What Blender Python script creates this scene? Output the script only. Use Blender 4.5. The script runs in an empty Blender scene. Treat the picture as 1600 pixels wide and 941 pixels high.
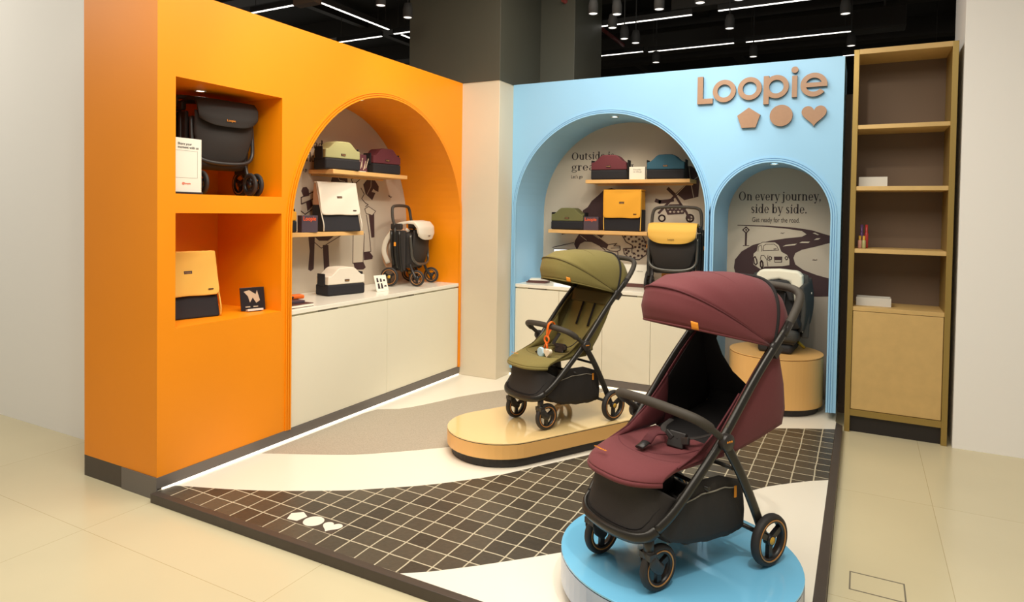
import bpy, bmesh, math, random
from mathutils import Vector, Matrix
sin, cos, pi = math.sin, math.cos, math.pi
R = math.radians
random.seed(4)
sc = bpy.context.scene
COL = sc.collection

# ---------------------------------------------------------------- camera
cam_d = bpy.data.cameras.new('camera'); cam = bpy.data.objects.new('camera', cam_d); COL.objects.link(cam)
sc.camera = cam
yaw, pit, rol = -0.4965, 0.0249, 0.0146
F_ = Vector((sin(yaw)*cos(pit), cos(yaw)*cos(pit), -sin(pit)))
R_ = Vector((cos(yaw), -sin(yaw), 0)); U_ = R_.cross(F_)
R2 = R_*cos(rol)+U_*sin(rol); U2 = -R_*sin(rol)+U_*cos(rol)
m = Matrix((R2, U2, -F_)).transposed().to_4x4(); m.translation = (3.2324, -5.3929, 1.5)
cam.matrix_world = m
cam_d.sensor_width = 36; cam_d.lens = 36*1033.1/1600
cam_d.shift_x = 12/1600; cam_d.shift_y = -(470.5-357.05)/1600
cam_d.clip_end = 100

# ---------------------------------------------------------------- world, exposure
sc.view_settings.view_transform = 'Standard'; sc.view_settings.look = 'None'
sc.view_settings.gamma = 1; sc.view_settings.use_curve_mapping = False
sc.view_settings.exposure = 0.02
w = bpy.data.worlds.new('store_ambient'); sc.world = w; w.use_nodes = True
w.node_tree.nodes['Background'].inputs[0].default_value = (1.0, .95, .86, 1)
w.node_tree.nodes['Background'].inputs[1].default_value = 0.30

def spot(name, loc, tgt, power, angle=60, col=(1, .92, .79), size=.06, blend=.7):
    d = bpy.data.lights.new(name, 'SPOT'); d.energy = power; d.color = col; d.spot_size = R(angle); d.spot_blend = blend; d.shadow_soft_size = size
    o = bpy.data.objects.new(name, d); COL.objects.link(o); o.location = loc
    o.rotation_euler = (Vector(tgt)-Vector(loc)).to_track_quat('-Z', 'Y').to_euler(); return o
def area(name, loc, tgt, power, sx, sy, col=(1, .93, .81)):
    d = bpy.data.lights.new(name, 'AREA'); d.shape = 'RECTANGLE'; d.size = sx; d.size_y = sy; d.energy = power; d.color = col
    o = bpy.data.objects.new(name, d); COL.objects.link(o); o.location = loc
    o.rotation_euler = (Vector(tgt)-Vector(loc)).to_track_quat('-Z', 'Y').to_euler(); return o
# ceiling lighting of the shop floor in front of the booth
area('shop_ceiling_light', (2.4, -4.2, 3.75), (2.5, -3.7, 0), 168, 4.5, 2.5)
area('booth_ceiling_light', (1.7, -1.7, 3.75), (1.6, -1.7, 0), 72, 2.6, 1.6)
spot('track_spot_light', (2.3, -1.9, 3.3), (1.5, 0, 2.1), 60, 62)
spot('track_spot_light', (2.9, -1.8, 3.3), (2.75, 0, 2.0), 50, 52)
spot('track_spot_light', (1.6, -1.3, 3.3), (0, -.9, 2.2), 55, 60)
spot('track_spot_light', (1.7, -2.8, 3.3), (0, -2.0, 2.0), 60, 60)
spot('track_spot_light', (2.1, -4.4, 3.4), (0, -2.9, 1.0), 40, 62)
spot('track_spot_light', (3.3, -3.9, 3.4), (2.6, -2.8, .4), 95, 46, size=.03)
spot('track_spot_light', (2.3, -3.2, 3.4), (1.5, -1.6, .5), 55, 44, size=.03)
spot('track_spot_light', (1.0, -1.4, 3.3), (.6, -1.1, 0), 40, 70)
area('side_wall_fill', (-3.2, -4.9, 3.75), (-3.2, -3.2, .8), 60, 2, 2)  # unseen fill, added to brighten the white wall at the left
spot('track_spot_light', (1.3, -4.3, 3.4), (.9, -3.0, 0), 45, 70)

# ---------------------------------------------------------------- materials
def lin(c): return tuple(((x/255)/12.92 if x/255 <= .04045 else ((x/255+.055)/1.055)**2.4) for x in c)+(1,)
M = {}
def mat(name, c, rough=.5, metal=0, noise=0, nscale=30, bump=0, bscale=200, emit=0, coat=0, spec=.5, sheen=0, alpha=1):
    m = bpy.data.materials.new(name); m.use_nodes = True; nt = m.node_tree; b = nt.nodes['Principled BSDF']
    b.inputs['Base Color'].default_value = lin(c); b.inputs['Roughness'].default_value = rough; b.inputs['Metallic'].default_value = metal
    b.inputs['Specular IOR Level'].default_value = spec; b.inputs['Coat Weight'].default_value = coat; b.inputs['Sheen Weight'].default_value = sheen
    b.inputs['Coat Roughness'].default_value = .03
    if noise:
        tc = nt.nodes.new('ShaderNodeTexCoord'); n = nt.nodes.new('ShaderNodeTexNoise'); n.inputs['Scale'].default_value = nscale; n.inputs['Detail'].default_value = 4
        mx = nt.nodes.new('ShaderNodeMix'); mx.data_type = 'RGBA'
        l = lin(c); mx.inputs[6].default_value = tuple(x*(1-noise) for x in l[:3])+(1,); mx.inputs[7].default_value = tuple(min(1, x*(1+noise)) for x in l[:3])+(1,)
        nt.links.new(tc.outputs['Object'], n.inputs['Vector']); nt.links.new(n.outputs['Fac'], mx.inputs[0]); nt.links.new(mx.outputs[2], b.inputs['Base Color'])
    if bump:
        tc = nt.nodes.new('ShaderNodeTexCoord'); n = nt.nodes.new('ShaderNodeTexNoise'); n.inputs['Scale'].default_value = bscale
        bp = nt.nodes.new('ShaderNodeBump'); bp.inputs['Strength'].default_value = bump; bp.inputs['Distance'].default_value = .002
        nt.links.new(tc.outputs['Object'], n.inputs['Vector']); nt.links.new(n.outputs['Fac'], bp.inputs['Height']); nt.links.new(bp.outputs['Normal'], b.inputs['Normal'])
    if emit:
        b.inputs['Emission Color'].default_value = lin(c); b.inputs['Emission Strength'].default_value = emit
    M[name] = m; return m
mat('orange_paint', (245, 146, 0), .45, noise=.03, nscale=3)
mat('orange_deep', (240, 125, 0), .5)
mat('blue_paint', (150, 202, 238), .45, noise=.02, nscale=3)
mat('cream_column', (216, 204, 180), .4, noise=.03, nscale=4)
mat('dark_column', (78, 76, 64), .55, noise=.1, nscale=2)
mat('ceiling_black', (40, 38, 36), .8, noise=.2, nscale=2)
mat('duct_dark', (58, 54, 48), .6); mat('red_pipe', (120, 40, 32), .5)
mat('lamp', (255, 250, 240), .4, emit=3); mat('lamp_small', (255, 247, 235), .4, emit=1.6); mat('led', (255, 244, 225), .4, emit=1.6)
mat('mural_paper', (196, 182, 162), .7, noise=.02, nscale=2)
mat('mural_dark', (66, 42, 42), .7); mat('mural_cream', (204, 190, 168), .7)
mat('panel_grey', (176, 162, 146), .6)
mat('counter_white', (236, 230, 208), .35, noise=.02, nscale=3); mat('counter_top', (245, 240, 224), .25, coat=.3)
mat('seam', (120, 112, 96), .8)
mat('baseboard_grey', (118, 112, 108), .45, metal=.3); mat('curb_dark', (72, 62, 54), .45, noise=.15, nscale=20)
mat('platform_cream', (244, 237, 220), .3, noise=.02, nscale=2, coat=.15)
mat('carpet_grey', (176, 165, 146), .95, noise=.35, nscale=160, bump=.4, bscale=300)
mat('wood_shelf', (226, 178, 112), .5, noise=.08, nscale=12); mat('wood_oak', (206, 172, 110), .55, noise=.12, nscale=14); mat('case_metal', (160, 134, 72), .4, metal=.4)
mat('case_back', (112, 92, 74), .7); mat('wall_taupe', (130, 110, 92), .7)
mat('tan_side', (234, 182, 110), .35, noise=.03, nscale=5); mat('tan_top', (244, 212, 150), .12, coat=.8, spec=.6)
mat('blue_top', (122, 198, 238), .12, coat=.8, spec=.6); mat('blue_side', (172, 188, 214), .3, coat=.4)
mat('plinth_black', (34, 28, 26), .5)
mat('bronze_letter', (162, 126, 98), .4, noise=.08, nscale=60); mat('bronze_dark', (70, 70, 74), .5)
mat('white_wall', (250, 248, 244), .6)
mat('fabric_maroon', (106, 46, 50), .85, noise=.06, nscale=90, bump=.25, bscale=700, sheen=.05)
mat('fabric_maroon_dark', (92, 38, 44), .85); mat('fabric_olive', (128, 116, 62), .85, noise=.06, nscale=90, bump=.25, bscale=700, sheen=.05)
mat('fabric_olive_dark', (92, 80, 40), .85)
mat('fabric_black', (42, 37, 34), .8, noise=.1, nscale=60, bump=.2, bscale=500); mat('mesh_black', (24, 20, 20), .9); mat('piping', (150, 142, 128), .7); mat('piping_dark', (58, 34, 34), .8)
mat('frame_black', (46, 43, 39), .33, metal=.35); mat('frame_highlight', (150, 146, 132), .25, metal=.6); mat('frame_grey', (92, 90, 84), .3, metal=.5); mat('plastic_black', (44, 40, 38), .4); mat('foam', (62, 56, 48), .7, bump=.3, bscale=400)
mat('tyre', (44, 40, 38), .65); mat('rim_dark', (32, 30, 30), .4); mat('copper', (196, 134, 72), .35, metal=.3); mat('hub_yellow', (206, 160, 52), .4)
mat('tag_orange', (240, 150, 40), .5); mat('orange_strap', (244, 110, 20), .5)
mat('bag_black', (30, 28, 32), .85, noise=.1, nscale=60); mat('bag_white', (222, 212, 194), .8); mat('bag_yellow', (232, 164, 44), .8); mat('bag_yellow_pale', (226, 178, 80), .8)
mat('bag_olive', (106, 104, 62), .8); mat('bag_sage', (158, 156, 110), .8); mat('bag_maroon', (96, 38, 46), .8); mat('bag_teal', (44, 88, 108), .8); mat('bag_pink', (206, 160, 126), .8)
mat('patch', (60, 36, 32), .5); mat('patch_ink', (196, 150, 90), .5); mat('card_dark', (78, 64, 74), .5); mat('ink_orange', (236, 96, 50), .5)
mat('paper_white', (236, 230, 214), .5); mat('ink', (52, 40, 44), .6); mat('photo_dark', (38, 32, 34), .25); mat('photo_light', (196, 176, 150), .4); mat('photo_maroon', (92, 46, 54), .4)
mat('book_brown', (92, 56, 50), .5); mat('carton', (206, 136, 60), .6); mat('acrylic', (214, 210, 200), .15)
mat('seat_white', (238, 234, 214), .7); mat('seat_grey', (58, 58, 55), .75, bump=.2, bscale=300); mat('seat_black', (34, 34, 36), .7); mat('foot_yellow', (214, 184, 52), .5)
mat('toy_blue', (186, 214, 226), .7); mat('toy_cream', (240, 222, 196), .7); mat('bottle_violet', (96, 64, 110), .3); mat('bottle_red', (190, 60, 56), .3); mat('bottle_green', (180, 176, 120), .3); mat('bottle_pink', (220, 160, 140), .3)
mat('screen_white', (250, 250, 250), .3, emit=.9)

def tile_mat():
    m = bpy.data.materials.new('black_tiles'); m.use_nodes = True; nt = m.node_tree; L = nt.links; b = nt.nodes['Principled BSDF']
    N = nt.nodes.new
    g = N('ShaderNodeTexCoord'); sx = N('ShaderNodeSeparateXYZ'); L.new(g.outputs['Object'], sx.inputs[0])
    def mth(op, a, bb=None):
        n = N('ShaderNodeMath'); n.operation = op
        for i, v in enumerate((a, bb)):
            if v is None: continue
            if isinstance(v, (int, float)): n.inputs[i].default_value = v
            else: L.new(v, n.inputs[i])
        return n.outputs[0]
    wob = N('ShaderNodeTexNoise'); wob.inputs['Scale'].default_value = 6; L.new(g.outputs['Object'], wob.inputs['Vector'])
    wv = mth('MULTIPLY', mth('SUBTRACT', wob.outputs['Fac'], .5), .012)
    ds, fl = [], []
    for out, off in ((sx.outputs[0], .67), (sx.outputs[1], -2.89)):
        t = mth('DIVIDE', mth('SUBTRACT', mth('ADD', out, wv), off), .112)
        fr = mth('FRACT', t); ds.append(mth('MINIMUM', fr, mth('SUBTRACT', 1, fr))); fl.append(mth('FLOOR', t))
    d = mth('MINIMUM', ds[0], ds[1]); grout = mth('LESS_THAN', d, .031)
    cb = N('ShaderNodeCombineXYZ'); L.new(fl[0], cb.inputs[0]); L.new(fl[1], cb.inputs[1])
    wn = N('ShaderNodeTexWhiteNoise'); L.new(cb.outputs[0], wn.inputs['Vector'])
    fine = N('ShaderNodeTexNoise'); fine.inputs['Scale'].default_value = 45; fine.inputs['Detail'].default_value = 6; L.new(g.outputs['Object'], fine.inputs['Vector'])
    v = mth('ADD', mth('MULTIPLY', wn.outputs['Value'], .6), mth('MULTIPLY', fine.outputs['Fac'], .5))
    mx = N('ShaderNodeMix'); mx.data_type = 'RGBA'; L.new(v, mx.inputs[0]); mx.inputs[6].default_value = lin((48, 43, 37)); mx.inputs[7].default_value = lin((92, 84, 70))
    m2 = N('ShaderNodeMix'); m2.data_type = 'RGBA'; L.new(grout, m2.inputs[0]); L.new(mx.outputs[2], m2.inputs[6]); m2.inputs[7].default_value = lin((196, 186, 160))
    L.new(m2.outputs[2], b.inputs['Base Color']); b.inputs['Roughness'].default_value = .38
    bp = N('ShaderNodeBump'); bp.inputs['Strength'].default_value = .5; bp.inputs['Distance'].default_value = .002
    L.new(mth('SUBTRACT', fine.outputs['Fac'], grout), bp.inputs['Height']); L.new(bp.outputs['Normal'], b.inputs['Normal'])
    M['tiles'] = m
tile_mat()
def floor_mat():
    m = bpy.data.materials.new('mall_floor_tiles'); m.use_nodes = True; nt = m.node_tree; L = nt.links; b = nt.nodes['Principled BSDF']; N = nt.nodes.new
    g = N('ShaderNodeTexCoord'); br = N('ShaderNodeTexBrick'); L.new(g.outputs['Object'], br.inputs['Vector'])
    br.offset = 0; br.inputs['Scale'].default_value = 1; br.inputs['Brick Width'].default_value = 1.2; br.inputs['Row Height'].default_value = 1.2; br.inputs['Mortar Size'].default_value = .0015
    br.inputs['Color1'].default_value = lin((222, 211, 176)); br.inputs['Color2'].default_value = lin((218, 207, 171)); br.inputs['Mortar'].default_value = lin((190, 174, 136))
    n = N('ShaderNodeTexNoise'); n.inputs['Scale'].default_value = 1.6; n.inputs['Detail'].default_value = 6; L.new(g.outputs['Object'], n.inputs['Vector'])
    mx = N('ShaderNodeMix'); mx.data_type = 'RGBA'; mx.blend_type = 'MULTIPLY'; mx.inputs[0].default_value = .25; L.new(br.outputs['Color'], mx.inputs[6]); L.new(n.outputs['Color'], mx.inputs[7])
    cr = N('ShaderNodeMapRange'); L.new(n.outputs['Fac'], cr.inputs[0]); cr.inputs[3].default_value = .78; cr.inputs[4].default_value = 1.0
    L.new(cr.outputs[0], mx.inputs[7]); mx.inputs[0].default_value = .6
    L.new(mx.outputs[2], b.inputs['Base Color']); b.inputs['Roughness'].default_value = .22
    M['mall_floor'] = m
floor_mat()

# ---------------------------------------------------------------- geometry helpers
class MB:
    def __init__(s): s.v = []; s.f = []; s.sm = []
    def add(s, vs, fs, smooth=False):
        o = len(s.v); s.v += [tuple(v) for v in vs]; s.f += [tuple(i+o for i in f) for f in fs]; s.sm += [smooth]*len(fs); return s
    def box(s, c, d, rot=None):
        cx, cy, cz = c; x, y, z = d[0]/2, d[1]/2, d[2]/2
        vs = [Vector((sx*x, sy*y, sz*z)) for sz in (-1, 1) for sy in (-1, 1) for sx in (-1, 1)]
        if rot is not None:
            e = Matrix.Rotation(rot[2], 3, 'Z') @ Matrix.Rotation(rot[1], 3, 'Y') @ Matrix.Rotation(rot[0], 3, 'X'); vs = [e @ v for v in vs]
        vs = [(v.x+cx, v.y+cy, v.z+cz) for v in vs]
        return s.add(vs, [(0, 2, 3, 1), (4, 5, 7, 6), (0, 1, 5, 4), (2, 6, 7, 3), (0, 4, 6, 2), (1, 3, 7, 5)])
    def b2(s, x0, x1, y0, y1, z0, z1): return s.box(((x0+x1)/2, (y0+y1)/2, (z0+z1)/2), (abs(x1-x0), abs(y1-y0), abs(z1-z0)))
    def tube(s, pts, r, n=12, oval=None, up=(0, 0, 1), closed=False):
        P = [Vector(p) for p in pts]; k = len(P); vs = []; fs = []
        prev = None
        for i, p in enumerate(P):
            a = P[(i-1) % k] if (closed or i > 0) else p; b = P[(i+1) % k] if (closed or i < k-1) else p
            t = (b-a).normalized()
            if prev is None:
                u = Vector(up); 
                if abs(t.dot(u)) > .95: u = Vector((1, 0, 0)) if abs(t.x) < .9 else Vector((0, 1, 0))
                x = t.cross(u).normalized()
            else:
                x = (prev - t*prev.dot(t)).normalized()
            prev = x; y = t.cross(x)
            rr = r[i] if isinstance(r, (list, tuple)) else r
            ra, rb = (rr*oval[0], rr*oval[1]) if oval else (rr, rr)
            for j in range(n): a_ = 2*pi*j/n; vs.append(p + x*ra*cos(a_) + y*rb*sin(a_))
        m_ = k if closed else k-1
        for i in range(m_):
            for j in range(n):
                a = i*n+j; b = i*n+(j+1) % n; c = ((i+1) % k)*n+(j+1) % n; d = ((i+1) % k)*n+j; fs.append((a, b, c, d))
        s.add(vs, fs, True)
        if not closed:
            o = len(s.v)-k*n
            s.f += [tuple(o+j for j in reversed(range(n))), tuple(o+(k-1)*n+j for j in range(n))]; s.sm += [False, False]
        return s
    def grid(s, fn, nu, nv, smooth=True):
        vs = [fn(i/nu, j/nv) for i in range(nu+1) for j in range(nv+1)]
        fs = [(i*(nv+1)+j, (i+1)*(nv+1)+j, (i+1)*(nv+1)+j+1, i*(nv+1)+j+1) for i in range(nu) for j in range(nv)]
        return s.add(vs, fs, smooth)
    def lathe(s, prof, c=(0, 0, 0), axis='z', n=40, smooth=True, closed=False):
        vs = []; fs = []; k = len(prof)
        for i in range(n):
            a = 2*pi*i/n
            for r, h in prof:
                if axis == 'z': p = (r*cos(a), r*sin(a), h)
                elif axis == 'x': p = (h, r*cos(a), r*sin(a))
                else: p = (r*cos(a), h, r*sin(a))
                vs.append((p[0]+c[0], p[1]+c[1], p[2]+c[2]))
        for i in range(n):
            for j in range(k if closed else k-1):
                fs.append((i*k+j, ((i+1) % n)*k+j, ((i+1) % n)*k+(j+1) % k, i*k+(j+1) % k))
        s.add(vs, fs, smooth); return s
    def prism(s, poly, h0, h1, fn=None, smooth=False):
        # poly in 2D, extruded from h0 to h1; fn maps (a,b,h) to xyz
        fn = fn or (lambda a, b, h: (a, b, h)); n = len(poly)
        if isinstance(poly, Band):
            k = n//2; out = poly[:k]; inn = poly[k:][::-1]
            vs = [fn(p[0], p[1], h) for h in (h0, h1) for q in (out, inn) for p in q]; fs = []
            for i in range(k-1):
                fs += [(i, i+1, k+i+1, k+i), (2*k+i, 3*k+i, 3*k+i+1, 2*k+i+1), (i, 2*k+i, 2*k+i+1, i+1), (k+i, k+i+1, 3*k+i+1, 3*k+i)]
            fs += [(0, k, 3*k, 2*k), (k-1, 3*k-1, 4*k-1, 2*k-1)]
            return s.add(vs, fs)
        ar = sum(poly[i][0]*poly[(i+1) % n][1]-poly[(i+1) % n][0]*poly[i][1] for i in range(n))
        if ar < 0: poly = poly[::-1]
        vs = [fn(a, b, h0) for a, b in poly]+[fn(a, b, h1) for a, b in poly]
        s.add(vs, [tuple(reversed(range(n))), tuple(range(n, 2*n))])
        return s.add(vs, [(i, (i+1) % n, n+(i+1) % n, n+i) for i in range(n)], smooth)
    def mesh(s, name, material, fix=True):
        me = bpy.data.meshes.new(name); bm = bmesh.new()
        V = [bm.verts.new(v) for v in s.v]
        for f, sm in zip(s.f, s.sm):
            try: fc = bm.faces.new([V[i] for i in f]); fc.smooth = sm
            except ValueError: pass
        bm.normal_update()
        big = [f for f in bm.faces if len(f.verts) > 4]
        if big: bmesh.ops.triangulate(bm, faces=big)
        bmesh.ops.remove_doubles(bm, verts=bm.verts, dist=1e-5)
        if fix: bmesh.ops.recalc_face_normals(bm, faces=bm.faces)
        bm.to_mesh(me); bm.free(); me.materials.append(M[material]); return me
def O(name, mb, material, parent=None, bevel=0, solid=0, seg=2, loc=None, rz=None):
    o = bpy.data.objects.new(name, mb.mesh(name, material)); COL.objects.link(o)
    if parent: o.parent = parent
    if solid:
        md = o.modifiers.new('t', 'SOLIDIFY'); md.thickness = solid; md.offset = 0
    if bevel:
        md = o.modifiers.new('b', 'BEVEL'); md.width = bevel; md.segments = seg; md.limit_method = 'ANGLE'; md.angle_limit = R(40)
    if loc: o.location = loc
    if rz is not None: o.rotation_euler = (0, 0, rz)
    return o
def T(name, label, cat, loc=(0, 0, 0), rz=0, group=None):
    o = bpy.data.objects.new(name, None); COL.objects.link(o); o.empty_display_size = .05
    o.location = loc; o.rotation_euler = (0, 0, rz); tag(o, label, cat, group); return o
def tag(o, label, cat, group=None):
    o['label'] = label; o['category'] = cat
    if group: o['group'] = group
    return o
def struct(o): o['kind'] = 'structure'; return o
def copy_tree(o, parent=None):
    c = o.copy(); COL.objects.link(c)
    if parent: c.parent = parent
    for ch in list(o.children): copy_tree(ch, c)
    return c
def cr(pts, n=6, closed=False):
    P = [Vector(p) for p in pts]; k = len(P); out = []
    rng = k if closed else k-1
    for i in range(rng):
        p0 = P[(i-1) % k] if (closed or i > 0) else P[0]*2-P[1]
        p1 = P[i]; p2 = P[(i+1) % k]; p3 = P[(i+2) % k] if (closed or i < k-2) else P[-1]*2-P[-2]
        for j in range(n):
            t = j/n; out.append(.5*((2*p1)+(p2-p0)*t+(2*p0-5*p1+4*p2-p3)*t*t+(3*p1-p0-3*p2+p3)*t**3))
    if not closed: out.append(P[-1])
    return out
def lerp(a, b, t): return a+(b-a)*t
def sample(pts, t):
    P = [Vector(p) for p in pts]; x = t*(len(P)-1); i = min(int(x), len(P)-2); return P[i].lerp(P[i+1], x-i)
class Band(list):
    """outline of a curved band; the prism builder fills it segment by segment"""
    def map(s, f): return Band(f(p) for p in s)
def ringpoly(cx, cy, rx, ry, tx, ty, a0=0, a1=360, n=32):
    A = [R(lerp(a0, a1, i/n)) for i in range(n+1)]
    return Band([(cx+rx*cos(a), cy+ry*sin(a)) for a in A]+[(cx+(rx-tx)*cos(a), cy+(ry-ty)*sin(a)) for a in reversed(A)])
def lineq(x0, y0, x1, y1, w_):
    dx, dy = x1-x0, y1-y0; l = math.hypot(dx, dy) or 1; nx, ny = -dy/l*w_/2, dx/l*w_/2
    return [(x0+nx, y0+ny), (x0-nx, y0-ny), (x1-nx, y1-ny), (x1+nx, y1+ny)]
def strokes(mb, pts, w_, h0, h1, fn):
    for (x0, y0), (x1, y1) in zip(pts, pts[1:]):
        l = math.hypot(x1-x0, y1-y0)
        if l < 1e-6: continue
        ex, ey = (x1-x0)/l*w_*.3, (y1-y0)/l*w_*.3
        mb.prism(lineq(x0-ex, y0-ey, x1+ex, y1+ey, w_), h0, h1, fn)
def text_mesh(name, txt, size, material, parent, loc, rot=(pi/2, 0, 0), ext=.0006, sx=1, align='LEFT', bold=0):
    c = bpy.data.curves.new(name, 'FONT'); c.body = txt; c.size = size; c.extrude = ext; c.align_x = align; c.offset = bold
    o = bpy.data.objects.new(name, c); COL.objects.link(o); bpy.context.view_layer.update()
    me = bpy.data.meshes.new_from_object(o.evaluated_get(bpy.context.evaluated_depsgraph_get()))
    bpy.data.objects.remove(o); me.materials.clear(); me.materials.append(M[material])
    q = bpy.data.objects.new(name, me); COL.objects.link(q); q.parent = parent; q.location = loc; q.rotation_euler = rot; q.scale = (sx, 1, 1); return q

# serif lettering for the wall prints (x-height .5, cap height .72)
T_, t_ = .125, .045
def serif(x, y, w_=.2): return [(x-w_/2, y), (x+w_/2, y), (x+w_/2, y+t_), (x-w_/2, y+t_)]
def stem(x, y0, y1, w_=T_): return [(x-w_/2, y0), (x+w_/2, y0), (x+w_/2, y1), (x-w_/2, y1)]
def glyph(ch):
    g = []; A = g.append
    if ch == 'O': A(ringpoly(.38, .36, .34, .37, .12, .035)); return g, .8
    if ch == 'n': A(stem(.13, 0, .5)); A(serif(.13, 0)); A(serif(.09, .47, .13)); A(ringpoly(.28, .32, .2, .19, T_, .05, 0, 150)); A(stem(.43, 0, .33)); A(serif(.43, 0)); return g, .58
    if ch == 'u': A(stem(.13, .15, .5)); A(serif(.09, .465, .13)); A(ringpoly(.28, .18, .2, .19, T_, .05, 180, 330)); A(stem(.43, 0, .5)); A(serif(.47, 0, .13)); A(serif(.39, .465, .13)); return g, .58
    if ch == 'e': A(ringpoly(.25, .25, .21, .26, .1, .035, 0, 325)); A([(.1, .24), (.46, .24), (.46, .275), (.1, .275)]); return g, .5
    if ch == 'v': A(lineq(.08, .5, .25, 0, .11)); A(lineq(.25, 0, .4, .5, .04)); A(serif(.08, .47, .2)); A(serif(.4, .47, .16)); return g, .48
    if ch == 'w': A(lineq(.08, .5, .22, 0, .1)); A(lineq(.22, 0, .34, .5, .04)); A(lineq(.34, .5, .48, 0, .1)); A(lineq(.48, 0, .62, .5, .04)); A(serif(.08, .47)); A(serif(.62, .47, .16)); return g, .7
    if ch == 'r': A(stem(.13, 0, .5)); A(serif(.14, 0, .22)); A(serif(.09, .47, .13)); A(ringpoly(.27, .36, .13, .15, .06, .06, 30, 160)); return g, .4
    if ch == 'y': A(lineq(.08, .5, .26, .02, .11)); A(lineq(.19, -.2, .42, .5, .04)); A(serif(.08, .47, .2)); A(serif(.42, .47, .16)); A(ringpoly(.13, -.17, .06, .05, .06, .05)); return g, .48
    if ch in 'ij': 
        A(stem(.14, 0 if ch == 'i' else -.12, .5)); A(ringpoly(.14, .65, .06, .06, .06, .06)); A(serif(.1, .47, .14))
        if ch == 'i': A(serif(.14, 0))
        else: A(ringpoly(.06, -.1, .13, .1, T_*.7, .04, 250, 360)); A(ringpoly(0, -.17, .05, .04, .05, .04))
        return g, .29
    if ch == 'o': A(ringpoly(.26, .25, .22, .26, .1, .035)); return g, .53
    if ch == 's': A(ringpoly(.2, .37, .14, .14, .09, .035, 20, 250)); A(ringpoly(.21, .13, .15, .145, .09, .035, -160, 75)); A(lineq(.12, .32, .28, .19, .1)); return g, .42
    if ch in 'db': 
        x = .42 if ch == 'd' else .12
        A(stem(x, 0, .74)); A(serif(x-.04, .71, .13)); A(ringpoly(.24 if ch == 'd' else .3, .25, .2, .26, .1, .035))
        if ch == 'd': A(serif(.46, 0, .13))
        return g, .56
    if ch == 't': A(stem(.14, .08, .64)); A(serif(.16, .465, .28)); A(ringpoly(.24, .12, .15, .13, .08, .05, 180, 310)); return g, .36
    if ch == 'g': A(ringpoly(.22, .33, .17, .18, .08, .035)); A(ringpoly(.23, -.06, .2, .13, .05, .04)); A(lineq(.12, .16, .12, .04, .06)); A(lineq(.34, .46, .44, .5, .05)); return g, .48
    if ch == 'a': A(ringpoly(.19, .14, .15, .15, .09, .035)); A(stem(.34, 0, .36)); A(ringpoly(.22, .36, .17, .15, .1, .04, 0, 160)); A(serif(.4, 0, .12)); return g, .46
    if ch == 'l': A(stem(.14, 0, .74)); A(serif(.14, 0)); A(serif(.1, .71, .14)); return g, .28
    if ch == 'h': A(stem(.13, 0, .74)); A(serif(.13, 0)); A(serif(.09, .71, .13)); A(ringpoly(.28, .32, .2, .19, T_, .05, 0, 150)); A(stem(.43, 0, .33)); A(serif(.43, 0)); return g, .58
    if ch == '.': A(ringpoly(.1, .06, .06, .06, .06, .06)); return g, .2
    if ch == ',': A(ringpoly(.1, .06, .06, .06, .06, .06)); A(lineq(.14, .05, .07, -.12, .04)); return g, .2
    return g, .24
def serif_text(mb, txt, x, z, size, h0, h1, fn, width=None):
    adv = sum(glyph(c)[1] for c in txt); k = size; kx = (width/adv) if width else size
    for c in txt:
        g, a = glyph(c)
        for poly in g:
            f = lambda p: (x+p[0]*kx, z+p[1]*k)
            mb.prism(poly.map(f) if isinstance(poly, Band) else [f(p) for p in poly], h0, h1, fn)
        x += a*kx
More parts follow.
